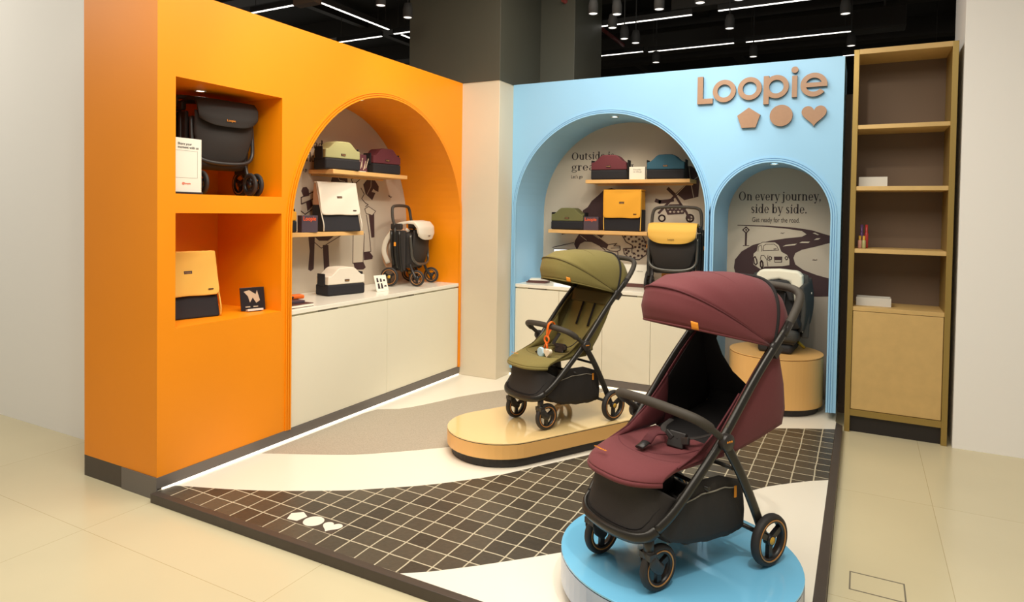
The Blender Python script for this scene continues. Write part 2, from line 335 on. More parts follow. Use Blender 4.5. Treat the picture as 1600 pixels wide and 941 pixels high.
# ---- outlines of the printed drawings on the niche walls: (fill/stroke, tone, width, points)
ART_JOURNEY=[('F','d',0,[(2.28,1.417),(2.538,1.417),(2.741,1.404),(2.865,1.387),(2.951,1.36),(3.153,1.302),(3.153,1.296),(2.994,1.284),(2.905,1.254),(2.795,1.222),(2.746,1.193),(2.732,1.152),(2.748,1.098),(2.812,1.054),(2.91,1.019),(3.001,0.997),(3.161,0.961),(3.164,0.86),(2.192,0.788),(2.23,0.901),(2.283,0.961),(2.259,1.045),(2.266,1.116),(2.319,1.189),(2.411,1.249),(2.541,1.288),(2.668,1.313),(2.793,1.331),(2.827,1.352),(2.792,1.378),(2.666,1.395),(2.473,1.408),(2.28,1.412)]),('F','c',0,[(2.647,1.244),(2.669,1.258),(2.757,1.272),(2.738,1.258)]),('F','c',0,[(2.775,1.279),(2.794,1.29),(2.855,1.292),(2.843,1.281)]),('F','c',0,[(2.882,1.306),(2.903,1.321),(2.933,1.324),(2.916,1.31)]),('F','c',0,[(2.872,1.364),(2.89,1.367),(2.921,1.351),(2.909,1.348)]),('S','d',0.016,[(2.353,1.348),(2.352,1.244)]),('S','d',0.009,[(2.325,1.375),(2.352,1.401),(2.376,1.377),(2.353,1.348),(2.325,1.375)]),('F','d',0,[(2.344,1.383),(2.36,1.383),(2.355,1.362),(2.35,1.362)]),('S','d',0.006,[(2.331,1.24),(2.378,1.242)]),('F','c',0,[(2.413,1.137),(2.416,1.176),(2.441,1.2),(2.45,1.25),(2.489,1.275),(2.586,1.279),(2.618,1.256),(2.639,1.202),(2.684,1.177),(2.704,1.137),(2.705,1.089),(2.648,1.076),(2.507,1.065),(2.475,1.045),(2.439,1.068),(2.419,1.081)]),('S','d',0.005,[(2.413,1.137),(2.416,1.176),(2.441,1.2),(2.45,1.25),(2.489,1.275),(2.586,1.279),(2.618,1.256),(2.639,1.202),(2.684,1.177),(2.704,1.137),(2.705,1.089),(2.648,1.076),(2.507,1.065)]),('S','d',0.005,[(2.493,1.203),(2.497,1.245),(2.515,1.258),(2.58,1.261),(2.601,1.245),(2.617,1.212),(2.493,1.203)]),('S','d',0.005,[(2.452,1.195),(2.457,1.237),(2.476,1.251),(2.485,1.21),(2.48,1.196)]),('S','d',0.005,[(2.473,1.126),(2.479,1.161),(2.502,1.162),(2.525,1.128),(2.535,1.073)]),('S','d',0.005,[(2.533,1.163),(2.531,1.128),(2.551,1.116)]),('S','d',0.007,[(2.539,1.143),(2.549,1.157),(2.562,1.149),(2.562,1.133),(2.55,1.127),(2.539,1.143)]),('S','d',0.007,[(2.667,1.149),(2.676,1.163),(2.687,1.155),(2.687,1.139),(2.677,1.133),(2.667,1.149)]),('F','d',0,[(2.58,1.156),(2.646,1.159),(2.645,1.109),(2.586,1.106)]),('F','c',0,[(2.588,1.126),(2.639,1.128),(2.638,1.116),(2.59,1.113)]),('S','d',0.012,[(2.475,1.101),(2.482,1.119),(2.493,1.102),(2.496,1.071),(2.487,1.054),(2.477,1.07),(2.475,1.101)]),('S','d',0.01,[(2.417,1.137),(2.43,1.149),(2.443,1.124),(2.449,1.094),(2.438,1.079),(2.425,1.093),(2.417,1.137)]),('S','d',0.003,[(2.629,1.356),(2.639,1.359),(2.644,1.353),(2.657,1.362)]),('S','d',0.004,[(2.877,1.142),(2.889,1.145),(2.895,1.14),(2.91,1.146)]),('F','d',0,[(2.574,1.223),(2.6,1.227),(2.598,1.22),(2.578,1.216)])]
ART_OUTSIDE=[('F','d',0,[(0.844,1.486),(0.848,1.527),(0.896,1.557),(0.937,1.618),(1.01,1.678),(1.061,1.727),(1.134,1.742),(1.175,1.727),(1.159,1.501),(1.1,1.342),(0.846,1.335)]),('F','d',0,[(1.813,1.939),(1.877,1.933),(1.933,1.89),(1.949,1.789),(1.943,1.66),(1.819,1.629),(1.753,1.683),(1.862,1.789),(1.805,1.855)]),('S','c',0.005,[(1.855,1.929),(1.871,1.799),(1.902,1.655)]),('S','c',0.004,[(1.868,1.789),(1.939,1.84)]),('S','d',0.03,[(1.672,1.733),(1.735,1.673)]),('S','d',0.022,[(1.858,1.785),(1.735,1.669),(1.591,1.511)]),('S','d',0.02,[(1.735,1.673),(1.788,1.594),(1.84,1.52)]),('S','c',0.006,[(1.835,1.771),(1.744,1.678)]),('S','d',0.034,[(1.564,1.625),(1.598,1.613),(1.66,1.619)]),('S','d',0.03,[(1.66,1.619),(1.717,1.631)]),('F','d',0,[(1.643,1.555),(1.689,1.591),(1.783,1.594),(1.839,1.557),(1.817,1.505),(1.672,1.496)]),('F','c',0,[(1.663,1.55),(1.676,1.56),(1.689,1.551),(1.676,1.541)]),('F','c',0,[(1.698,1.555),(1.711,1.565),(1.724,1.556),(1.711,1.546)]),('F','c',0,[(1.733,1.554),(1.746,1.563),(1.76,1.554),(1.747,1.545)]),('F','c',0,[(1.769,1.554),(1.782,1.564),(1.795,1.554),(1.782,1.545)]),('F','c',0,[(1.682,1.523),(1.695,1.533),(1.709,1.523),(1.696,1.514)]),('F','c',0,[(1.718,1.524),(1.731,1.533),(1.744,1.524),(1.731,1.514)]),('F','c',0,[(1.755,1.524),(1.767,1.534),(1.781,1.524),(1.768,1.515)]),('F','c',0,[(1.788,1.528),(1.801,1.538),(1.814,1.529),(1.801,1.519)]),('F','d',0,[(1.669,1.55),(1.676,1.555),(1.682,1.55),(1.676,1.546)]),('F','d',0,[(1.74,1.554),(1.746,1.559),(1.753,1.554),(1.747,1.549)]),('F','d',0,[(1.725,1.524),(1.731,1.528),(1.738,1.524),(1.731,1.519)]),('F','d',0,[(1.795,1.528),(1.801,1.533),(1.808,1.528),(1.801,1.524)]),('S','d',0.013,[(1.649,1.465),(1.646,1.451),(1.635,1.44),(1.621,1.436),(1.607,1.439),(1.596,1.45),(1.592,1.464),(1.595,1.478),(1.606,1.489),(1.62,1.493),(1.634,1.489),(1.645,1.479),(1.649,1.465)]),('S','d',0.014,[(1.905,1.469),(1.901,1.453),(1.89,1.442),(1.874,1.437),(1.858,1.441),(1.847,1.453),(1.842,1.468),(1.846,1.484),(1.857,1.496),(1.873,1.5),(1.889,1.496),(1.9,1.485),(1.905,1.469)]),('S','d',0.01,[(1.851,1.468),(1.896,1.469)]),('S','d',0.01,[(1.873,1.492),(1.874,1.446)]),('S','d',0.02,[(1.84,1.52),(1.86,1.478)]),('F','d',0,[(0.628,1.296),(0.639,1.301),(0.646,1.294),(0.672,1.3),(0.67,1.293),(0.644,1.287),(0.635,1.283)]),('F','d',0,[(0.794,1.14),(0.765,1.195),(0.774,1.234),(0.818,1.304),(0.951,1.308),(1.113,1.203),(1.096,1.165),(1.034,1.184),(0.943,1.223),(0.87,1.225),(0.825,1.202)]),('F','d',0,[(0.969,1.309),(1.085,1.312),(1.041,1.264)]),('S','c',0.004,[(0.828,1.283),(0.893,1.238)]),('S','c',0.004,[(0.955,1.298),(1.019,1.259)]),('S','d',0.006,[(0.534,1.156),(0.76,1.212)]),('S','d',0.006,[(0.803,1.14),(0.789,1.161)]),('S','d',0.006,[(1.113,1.203),(1.196,1.218),(1.166,1.193),(1.227,1.193),(1.232,1.158),(1.193,1.139),(1.132,1.145),(1.096,1.161)]),('S','d',0.004,[(1.14,1.171),(1.226,1.176)]),('S','d',0.006,[(1.034,1.184),(1.079,1.152),(1.097,1.102)]),('S','d',0.006,[(1.206,1.14),(1.212,1.09)]),('S','d',0.007,[(1.242,1.306),(1.286,1.235),(1.347,1.205),(1.358,1.179),(1.262,1.171),(1.271,1.126),(1.332,1.075),(1.417,1.076),(1.483,1.127),(1.49,1.201),(1.446,1.289),(1.425,1.322)]),('S','d',0.005,[(1.347,1.208),(1.344,1.137),(1.382,1.123)]),('F','d',0,[(1.465,1.216),(1.502,1.203),(1.465,1.19)]),('S','d',0.006,[(1.385,1.007),(1.452,1.015),(1.518,1.039)]),('F','d',0,[(1.265,1.289),(1.274,1.297),(1.288,1.291),(1.286,1.278),(1.27,1.276)]),('F','d',0,[(1.301,1.265),(1.31,1.274),(1.324,1.267),(1.322,1.254),(1.307,1.252)]),('F','d',0,[(1.338,1.244),(1.348,1.252),(1.361,1.246),(1.359,1.233),(1.344,1.231)]),('F','d',0,[(1.325,1.289),(1.334,1.298),(1.348,1.291),(1.345,1.278),(1.33,1.276)]),('F','d',0,[(1.371,1.29),(1.381,1.299),(1.394,1.293),(1.392,1.279),(1.377,1.277)]),('F','d',0,[(1.401,1.267),(1.411,1.275),(1.424,1.269),(1.422,1.256),(1.407,1.254)]),('F','d',0,[(1.368,1.245),(1.377,1.253),(1.391,1.247),(1.389,1.234),(1.373,1.232)]),('F','d',0,[(1.431,1.251),(1.44,1.26),(1.454,1.254),(1.452,1.24),(1.436,1.238)]),('F','d',0,[(1.365,1.193),(1.374,1.201),(1.388,1.195),(1.385,1.182),(1.37,1.18)]),('F','d',0,[(1.403,1.193),(1.412,1.201),(1.426,1.195),(1.423,1.182),(1.408,1.18)]),('F','d',0,[(1.438,1.209),(1.447,1.217),(1.46,1.211),(1.458,1.198),(1.443,1.196)]),('F','d',0,[(1.435,1.176),(1.444,1.184),(1.458,1.178),(1.456,1.165),(1.441,1.163)]),('F','d',0,[(1.391,1.159),(1.4,1.168),(1.414,1.162),(1.411,1.149),(1.396,1.146)]),('F','d',0,[(1.276,1.163),(1.285,1.171),(1.299,1.165),(1.297,1.152),(1.281,1.15)]),('F','d',0,[(1.285,1.132),(1.294,1.14),(1.308,1.134),(1.306,1.121),(1.29,1.119)]),('F','d',0,[(1.32,1.102),(1.329,1.111),(1.343,1.105),(1.341,1.092),(1.325,1.089)]),('F','d',0,[(1.358,1.093),(1.368,1.102),(1.381,1.096),(1.379,1.083),(1.364,1.08)]),('F','d',0,[(1.396,1.114),(1.405,1.123),(1.419,1.117),(1.417,1.103),(1.401,1.101)]),('F','d',0,[(1.43,1.116),(1.439,1.124),(1.452,1.118),(1.45,1.105),(1.435,1.103)]),('F','d',0,[(1.353,1.133),(1.363,1.142),(1.376,1.135),(1.374,1.122),(1.359,1.12)]),('F','d',0,[(1.458,1.158),(1.467,1.166),(1.481,1.16),(1.478,1.147),(1.463,1.145)]),('F','d',0,[(1.302,1.151),(1.311,1.16),(1.325,1.154),(1.323,1.141),(1.307,1.138)]),('F','d',0,[(1.461,1.244),(1.47,1.252),(1.483,1.246),(1.481,1.233),(1.466,1.231)]),('F','d',0,[(1.407,1.222),(1.416,1.23),(1.429,1.224),(1.427,1.211),(1.412,1.209)])]
ART_WORLD=[('F','d',0,[(-1.556,1.295),(-1.485,1.281),(-1.494,1.025),(-1.526,1.009),(-1.554,1.023),(-1.539,1.17)]),('F','d',0,[(-1.396,1.212),(-1.333,1.21),(-1.313,0.945),(-1.376,0.944)]),('F','d',0,[(-1.513,1.297),(-1.25,1.291),(-1.337,1.244),(-1.438,1.247)]),('S','d',0.006,[(-1.484,1.233),(-1.413,1.186),(-1.337,1.222),(-1.179,1.286)]),('F','d',0,[(-1.028,1.044),(-0.902,1.047),(-0.868,0.995),(-0.901,0.978),(-1.008,0.985)]),('F','c',0,[(-1.035,1.295),(-1.037,1.042),(-0.906,1.042),(-0.892,1.292)]),('S','d',0.007,[(-1.035,1.295),(-1.037,1.042),(-0.906,1.042),(-0.892,1.292)]),('F','d',0,[(-0.897,1.131),(-0.824,1.134),(-0.772,1.089),(-0.782,1.063),(-0.893,1.06)]),('S','d',0.007,[(-0.892,1.272),(-0.897,1.126),(-0.801,1.132),(-0.826,1.297),(-0.866,1.456)]),('F','d',0,[(-0.834,1.458),(-0.762,1.472),(-0.754,1.258),(-0.795,1.254)]),('F','c',0,[(-0.889,1.508),(-0.84,1.531),(-0.741,1.489),(-0.788,1.453),(-0.869,1.469)]),('S','d',0.006,[(-0.889,1.508),(-0.84,1.531),(-0.741,1.489),(-0.788,1.453),(-0.869,1.469),(-0.889,1.508)]),('S','d',0.006,[(-0.941,1.689),(-0.897,1.638),(-0.93,1.598),(-0.88,1.56),(-0.844,1.548),(-0.879,1.528)]),('S','d',0.006,[(-0.559,1.638),(-0.552,1.624),(-0.544,1.633),(-0.53,1.619),(-0.513,1.625)]),('F','d',0,[(-1.311,1.719),(-1.282,1.806),(-1.12,1.815),(-1.111,1.723)]),('S','c',0.004,[(-1.259,1.796),(-1.205,1.74),(-1.143,1.736)]),('F','d',0,[(-1.112,1.816),(-0.99,1.823),(-1.001,1.772),(-1.063,1.758)]),('S','d',0.006,[(-1.127,1.722),(-1.014,1.724),(-0.948,1.77),(-0.923,1.816)]),('S','d',0.006,[(-1.071,1.769),(-1.046,1.726)]),('F','d',0,[(-0.91,1.721),(-0.812,1.809),(-0.749,1.757),(-0.704,1.713),(-0.707,1.664),(-0.753,1.676),(-0.775,1.692),(-0.801,1.661),(-0.748,1.653),(-0.791,1.589),(-0.878,1.638)]),('S','c',0.004,[(-0.808,1.782),(-0.81,1.708),(-0.861,1.638)]),('S','d',0.006,[(-0.923,1.799),(-0.88,1.784),(-0.815,1.805)]),('F','d',0,[(-1.633,1.64),(-1.616,1.668),(-1.582,1.674),(-1.557,1.652),(-1.55,1.607),(-1.608,1.595)]),('S','d',0.007,[(-1.428,1.667),(-1.635,1.589),(-1.632,1.539),(-1.456,1.599)]),('F','d',0,[(-1.581,1.55),(-1.526,1.572),(-1.512,1.531),(-1.566,1.485)]),('S','d',0.006,[(-1.634,1.484),(-1.594,1.459),(-1.483,1.516)])]
# ---------------------------------------------------------------- setting
H = 2.665; YC = -.261; YL = -3.225; XC = .386; XR = 3.092; FZ = -.045
struct(O('floor', MB().b2(-7, 9, -10, 8, FZ-.1, FZ), 'mall_floor'))
mb = MB().b2(-7, 9, -10, 8, 4.2, 4.3)
struct(O('ceiling', mb, 'ceiling_black'))
bb = MB()
for y in (-1.6, .1, 1.9, 3.4, 5.2): bb.b2(-7, 9, y-.12, y+.12, 3.95, 4.2)
for x in (-2.9, -.2, 1.4, 4.4): bb.b2(x-.05, x+.05, -7, 8, 4.02, 4.12)
struct(O('trim_1', bb, 'duct_dark'))
struct(O('wall_far', MB().b2(-7, 9, 7.9, 8, FZ, 4.2), 'ceiling_black'))
struct(O('wall_side', MB().b2(-7, -.665, -2.9, -2.8, FZ, 4.2), 'white_wall'))
mb = MB().b2(3.093, 3.80, .46, .52, FZ, 2.46).b2(3.093, 3.80, .44, .46, FZ, .03)
struct(O('wall_right', mb, 'wall_taupe'))
struct(O('wall_side', MB().b2(3.80, 9, -.06, .52, FZ, 4.2), 'white_wall'))

def arch_pts(c, hw, zs, top, o=0, zb=0, n=40):
    r = hw+o; h = top+o-zs
    return [(c-r, zb)]+[(c-r*cos(pi*i/n), zs+h*sin(pi*i/n)) for i in range(n+1)]+[(c+r, zb)]
def arch_wall(name, mapf, a0, a1, arches, niches, zb, D, paint):
    """solid wall with arched openings; the recesses are D deep"""
    W = MB()
    def blk(x0, x1, z0, z1):
        if x1-x0 > 1e-4 and z1-z0 > 1e-4: W.prism([(x0, z0), (x1, z0), (x1, z1), (x0, z1)], -D, 0, mapf)
    cur = a0
    ev = sorted([('n',)+n for n in niches]+[('a',)+a for a in arches], key=lambda e: e[1] if e[0] == 'n' else e[1]-e[2])
    for e in ev:
        if e[0] == 'n':
            _, n0, n1, zz = e
            blk(cur, n0, zb, H); z = zb
            for q0, q1 in zz: blk(n0, n1, z, q0); z = q1
            blk(n0, n1, z, H); cur = n1
        else:
            _, c, hw, zs, top = e
            blk(cur, c-hw, zb, H)
            P = arch_pts(c, hw, zs, top, 0, zs, 48)[1:-1]
            for (p, q) in zip(P, P[1:]): W.prism([p, q, (q[0], H), (p[0], H)], -D, 0, mapf)
            cur = c+hw
    blk(cur, a1, zb, H)
    w_ = struct(O(name, W, paint))
    for c, hw, zs, top in arches:
        for k, (o0, o1, h) in enumerate(((0, .011, .014), (.016, .026, .011), (.031, .041, .008))):
            B = MB(); A = arch_pts(c, hw, zs, top, o0, zb); Bp = arch_pts(c, hw, zs, top, o1, zb)
            for i in range(len(A)-1): B.prism([A[i], A[i+1], Bp[i+1], Bp[i]], -.002, h, mapf)
            O('arch_trim', B, paint, w_)
        for c_ in [0]:
            P = arch_pts(c, hw+.02, zs, top+.02, 0, zb)
    return w_
mO = lambda a, b, h: (h, a, b); mB = lambda a, b, h: (a, -h, b)
AO = (-1.2975, 1.0125, 1.36, 2.36); AB = (1.2815, .8485, 1.50, 2.352); AS = (2.6125, .4125, 1.49, 1.907)
wl = arch_wall('wall_left', mO, YL, YC, [AO], [(-3.121, -2.386, [(.85, 1.469), (1.573, 2.197)])], .073, .6, 'orange_paint')
wb = arch_wall('wall_back', mB, XC, XR, [AB, AS], [], .06, .6, 'blue_paint')
O('back_panel', MB().b2(-.66, -.6, YL, -2.36, .073, H), 'orange_paint', wl)
O('base_block', MB().b2(-.66, -.012, YL, YC, FZ, .0735), 'curb_dark', wl)
def mural(parent, mapf, a0, a1, D, arches, art, z0, base):
    p = O('mural_panel', MB().prism([(a0, z0), (a1, z0), (a1, H), (a0, H)], -D-.06, -D, mapf), 'mural_paper', parent)
    ink, pale = MB(), MB(); k = 0
    for kind, c, w_, pts in art:
        k += 1; h0, h1 = -D-.001, -D+.0006+.00012*k
        tgt = ink if c == 'd' else pale
        if kind == 'F': tgt.prism(pts, h0, h1, mapf)
        else: strokes(tgt, pts, w_, h0, h1, mapf)
    O('drawing_ink', ink, 'mural_dark', p); O('drawing_fill', pale, 'mural_cream', p)
    return p
mo = mural(wl, mO, -2.36, YC, .6, None, ART_WORLD, .073, None)
mb_ = mural(wb, mB, XC, 2.165, .6, None, ART_OUTSIDE, .0, None)
ms = mural(wb, mB, 2.165, XR, .6, None, ART_JOURNEY, .843, None)
O('lower_panel', MB().b2(2.165, XR, .601, .66, 0, .843), 'panel_grey', wb)
D6 = .6
tx = MB(); fB = lambda a, b, h: (a, .6-h, b); fO = lambda a, b, h: (-.6+h, a, b)
serif_text(tx, 'On every journey,', 2.284, 1.630, .104, 0, .002, fB, .645); serif_text(tx, 'side by side.', 2.386, 1.523, .104, 0, .002, fB, .44)
O('headline', tx, 'ink', ms)
text_mesh('small_line', 'Get ready for the road.', .058, 'ink', ms, (2.398, .598, 1.446), sx=.68)
tx = MB(); serif_text(tx, 'Outside is', .72, 2.016, .098, 0, .002, fB, .44); serif_text(tx, 'great living', .72, 1.912, .098, 0, .002, fB, .63)
O('headline', tx, 'ink', mb_); text_mesh('small_line', "Let's go", .044, 'ink', mb_, (.717, .598, 1.838), sx=.9)
tx = MB(); serif_text(tx, 'ready', -1.60, 1.979, .098, 0, .002, fO, .25); serif_text(tx, 'world.', -1.69, 1.874, .098, 0, .002, fO, .222)
O('headline', tx, 'ink', mo); text_mesh('small_line', "Let's go", .04, 'ink', mo, (-.598, -1.66, 1.795), rot=(pi/2, 0, pi/2), sx=.7)

# column between the two walls
cm = struct(O('trim_2', MB().b2(-.02, XC, YC, .04, 0, H-.012).b2(-.02, XC-.006, YC+.006, .04, H-.012, H+.02), 'cream_column', bevel=.004))
struct(O('trim_3', MB().b2(-.604, XC, YC, .561, H+.0, 4.2).b2(-.604, .748, .561, 1.3, H-.3, 4.2), 'dark_column', bevel=.003))
# base trims and glow strips
struct(O('baseboard_left', MB().b2(-.012, .004, YL, YC, .016, .073).b2(-.3, .004, YL-.006, YL, FZ, .073), 'baseboard_grey'))
struct(O('baseboard_back', MB().b2(.44, 2.13, .0, .012, .016, .073), 'baseboard_grey'))
# stage the booth stands on
st = T('display_platform', 'low raised cream booth platform with dark edging, grey carpet and black tiled area', 'platform', (0, 0, 0))
struct(O('trim_4', MB().b2(XC, XR, .001, .66, FZ, -.0005), 'platform_cream'))
O('deck', MB().b2(-.011, XR+.005, -3.222, .0, FZ, 0), 'platform_cream', st)
mb = MB().prism([(0, -3.225), (3.14, -3.225), (3.14, -.06), (3.10, -.02), (3.10, -3.19+0), (0, -3.19)][:0] or [(-.0, -3.262), (3.142, -3.262), (3.142, -3.222), (-.0, -3.222)], FZ, .003)
mb.prism([(3.098, -3.222), (3.142, -3.222), (3.142, -.09), (3.098, -.03)], FZ, .003)
O('curb', mb, 'curb_dark', st, bevel=.003)
tf = [(.0, -3.2215), (1.584, -3.2215), (1.69, -3.142), (1.83, -3.01), (1.97, -2.865), (2.10, -2.725), (2.28, -2.43), (2.5, -2.0), (2.722, -1.624), (2.801, -1.503), (2.903, -1.393), (3.007, -1.293), (3.0975, -1.222), (3.0975, -.2), (2.909, -.299), (2.754, -.384), (2.4, -.64), (2.08, -1.04), (1.88, -1.38), (1.79, -1.532), (1.70, -1.69), (1.602, -1.855), (1.472, -2.083), (1.39, -2.195), (1.304, -2.296), (1.22, -2.392), (1.131, -2.479), (.994, -2.595), (.85, -2.712), (.693, -2.81), (.497, -2.925), (.283, -3.024), (.013, -3.129)]
O('tile_field', MB().prism(tf, -.002, .0016), 'tiles', st)
cp = [(.035, -2.56), (.035, -2.0), (.035, -1.62), (.06, -1.50), (.12, -1.452), (.189, -1.406), (.24, -1.33), (.288, -1.219), (.345, -1.07), (.397, -.908), (.50, -.70), (.613, -.51), (.85, -.27), (1.05, -.1), (1.35, -.06), (1.3, -.5), (1.2, -1.2), (1.06, -1.7), (.955, -1.883), (.807, -2.04), (.62, -2.218), (.52, -2.3), (.413, -2.364), (.231, -2.46), (.12, -2.515)]
O('carpet', MB().prism(cp, -.002, .0022), 'carpet_grey', st)
# white marks in the tiles: pentagon, circle, heart
ang = R(8)
def mk(cx, cy, pts): return [(cx+(a*cos(ang)-b*sin(ang)), cy+(a*sin(ang)+b*cos(ang))) for a, b in pts]
pent = [(sin(2*pi*i/5), cos(2*pi*i/5)) for i in range(5)]
def heart(s, n=36):
    P = []
    for i in range(n):
        t = 2*pi*i/n; P.append((s*sin(t)**3, s*(13*cos(t)-5*cos(2*t)-2*cos(3*t)-cos(4*t))/16))
    return P
O('mark_backing', MB().prism([(.785, -3.115), (1.115, -3.115), (1.115, -3.005), (.785, -3.005)], .0016, .0019), 'curb_dark', st)
O('pentagon_mark', MB().prism(mk(.845, -3.062, [(a*.05, b*.05) for a, b in pent]), .001, .0024), 'paper_white', st)
O('circle_mark', MB().prism(mk(.951, -3.060, [(.05*cos(a*pi/16), .05*sin(a*pi/16)) for a in range(32)]), .001, .0024), 'paper_white', st)
O('heart_mark', MB().prism(mk(1.062, -3.058, heart(.05)), .001, .0024), 'paper_white', st)
for n_, a, b in (('glow_strip', (-.009, -.001, YL+.03, YC-.01), None), ('glow_strip', (.44, 2.12, .004, .011), None)):
    q = O(n_, MB().b2(a[0]+(.004 if n_ and a[0] < 0 else 0), a[1]+(.004 if a[0] < 0 else 0), a[2], a[3], .002, .009), 'led', st)
O('glow_strip', MB().b2(XC+.004, .43, -.014, -.004, .002, .012), 'led', st); O('glow_strip', MB().b2(-.008, -.002, YC-.028, YC-.002, .016, .07), 'led', st)
# downlights in the recesses
def downlight(label, x, y, z, rx, ry, power, tgt):
    t = T('recessed_downlight', label, 'ceiling light', (x, y, z), 0, 'recessed downlights in the wall niches'); t.rotation_euler = (rx, ry, 0)
    O('ring', MB().lathe([(.024, -.001), (.032, -.001), (.033, .001), (.033, .004), (.024, .004)], n=28), 'counter_white', t)
    O('lens', MB().lathe([(0, .0012), (.0235, .0012)], n=28), 'lamp', t)
    spot('niche_lamp', (x, y, z-.03), tgt, power, 120, (1, .85, .64), .03, .8)
downlight('round white downlight in the ceiling of the upper square niche', -.264, -2.775, 2.194, 0, 0, 2.5, (-.25, -2.76, 1.5))
downlight('round white downlight at the top of the orange arch', -.16, -1.48, 2.335, 0, 0, 9, (-.3, -1.35, 1))
downlight('round white downlight at the top of the wide blue arch', 1.30, .18, 2.345, 0, 0, 7, (1.3, .35, 1))
downlight('round white downlight at the top of the narrow blue arch', 2.616, .15, 1.900, 0, 0, 2.5, (2.6, .3, .8))
spot('niche_lamp', (-.2, -2.75, 1.44), (-.3, -2.75, .9), 2.2, 130, (1, .85, .64), .03, .8)

# base cabinets and worktops
def cabinet(label, mapf, a0, a1, doors, notches):
    t = T('display_cabinet', label, 'cabinet', (0, 0, 0))
    W = MB().prism([(a0, .0), (a1, .0), (a1, .812), (a0, .812)], -.598, -.022, mapf); O('body', W, 'counter_white', t)
    for d0, d1 in zip(doors, doors[1:]):
        O('door', MB().prism([(d0+.0015, .075), (d1-.0015, .075), (d1-.0015, .800), (d0+.0015, .800)], -.021, -.003, mapf), 'counter_white', t, bevel=.001)
    for n0 in notches: O('finger_pull', MB().prism([(n0-.09, .801), (n0+.09, .801), (n0+.09, .8115), (n0-.09, .8115)], -.0215, -.008, mapf), 'seam', t)
    return t
cabinet('long cream base cabinet with plain doors inside the orange arch', mO, -2.309, -.286, [-2.309, -1.312, -.286], [-1.95, -1.05])
cabinet('long cream base cabinet with plain doors inside the wide blue arch', mB, .434, 2.129, [.434, .87, 1.281, 1.703, 2.129], [.65, 1.49])
def worktop(label, mapf, a0, a1):
    tag(O('worktop', MB().prism([(a0, .8125), (a1, .8125), (a1, .842), (a0, .842)], -.598, -.001, mapf), 'counter_top', bevel=.002), label, 'worktop')
worktop('white worktop on the cream cabinet in the orange arch', mO, -2.309, -.286)
worktop('white worktop on the cream cabinet in the wide blue arch', mB, .434, 2.129)
def shelf(label, mapf, a0, a1, z, D=.255):
    t = T('wall_shelf', label, 'shelf', (0, 0, 0), 0)
    O('board', MB().prism([(a0, z-.032), (a1, z-.032), (a1, z), (a0, z)], -.598, -.598+D, mapf), 'wood_shelf', t, bevel=.002)
    O('bracket', MB().prism([(a0+.03, z-.046), (a1-.03, z-.046), (a1-.03, z-.0325), (a0+.03, z-.0325)], -.598, -.590, mapf), 'wood_shelf', t)
shelf('upper pale wooden shelf across the back of the orange arch', mO, -1.559, -.62, 1.81)
shelf('lower pale wooden shelf at the left of the orange arch', mO, -2.305, -1.20, 1.328)
shelf('upper pale wooden shelf across the back of the wide blue arch', mB, .97, 1.925, 1.808)
shelf('lower pale wooden shelf at the left of the wide blue arch', mB, .60, 1.56, 1.341)

# sign on the blue wall
sg = T('wall_sign', 'large bronze Loopie lettering at the top right of the blue wall', 'sign', (0, 0, 0))
def letter(name, polys):
    o = MB(); b = MB()
    for i, p in enumerate(polys): o.prism(p, .027, .030+.0004*i, mB); b.prism(p, -.001, .027, mB)
    q = O(name, o, 'bronze_letter', sg); O('letter_edge', b, 'bronze_dark', q)
xh = lambda x, z: (x, z)
letter('letter', [[(2.053, 2.377), (2.172, 2.377), (2.172, 2.417), (2.096, 2.417), (2.096, 2.592), (2.053, 2.592)]])
letter('letter', [ringpoly(2.258, 2.468, .087, .087, .036, .036)])
letter('letter', [ringpoly(2.446, 2.473, .087, .087, .036, .036)])
letter('letter', [ringpoly(2.636, 2.473, .087, .087, .036, .036), [(2.546, 2.345), (2.584, 2.345), (2.584, 2.558), (2.546, 2.558)]])
letter('letter', [[(2.744, 2.385), (2.780, 2.385), (2.780, 2.545), (2.744, 2.545)], ringpoly(2.762, 2.588, .024, .024, .0239, .0239)])
letter('letter', [ringpoly(2.892, 2.468, .090, .087, .036, .036, 0, 322), [(2.824, 2.452), (2.982, 2.452), (2.982, 2.484), (2.824, 2.484)]])
letter('pentagon_shape', [[(2.443+.088*a, 2.243+.085*b) for a, b in pent]])
letter('circle_shape', [[(2.674+.080*cos(2*pi*i/48), 2.254+.080*sin(2*pi*i/48)) for i in range(48)]])
letter('heart_shape', [[(2.898+a, 2.25+b) for a, b in heart(.084, 48)]])

# pedestals
def pedestal(label, outline, h, zs, top, side, inset, loc=(0, 0, 0)):
    t = T('display_pedestal', label, 'pedestal', loc)
    c = (sum(p[0] for p in outline)/len(outline), sum(p[1] for p in outline)/len(outline))
    def off(d): 
        q = []; n = len(outline)
        for i in range(n):
            a = Vector(outline[i-1]); b = Vector(outline[(i+1) % n]); tt = (b-a).normalized(); q.append((outline[i][0]-tt.y*d, outline[i][1]+tt.x*d))
        return q
    O('plinth', MB().prism(off(inset), .0025, zs), 'plinth_black', t)
    O('drum', MB().prism(outline, zs, h-.012, smooth=False), side, t)
    if top != side: O('rim_line', MB().prism(off(.002), h-.012, h-.008), 'plinth_black', t)
    O('top_panel', MB().prism(outline, h-.008, h), top, t, bevel=.002)
    return t
def stadium(c0, ang_, L, r, n=24):
    d = Vector((cos(ang_), sin(ang_))); P = []
    for i in range(n+1): a = ang_-pi/2+pi*i/n; P.append((c0[0]+d.x*L+r*cos(a), c0[1]+d.y*L+r*sin(a)))
    for i in range(n+1): a = ang_+pi/2+pi*i/n; P.append((c0[0]+r*cos(a), c0[1]+r*sin(a)))
    return P
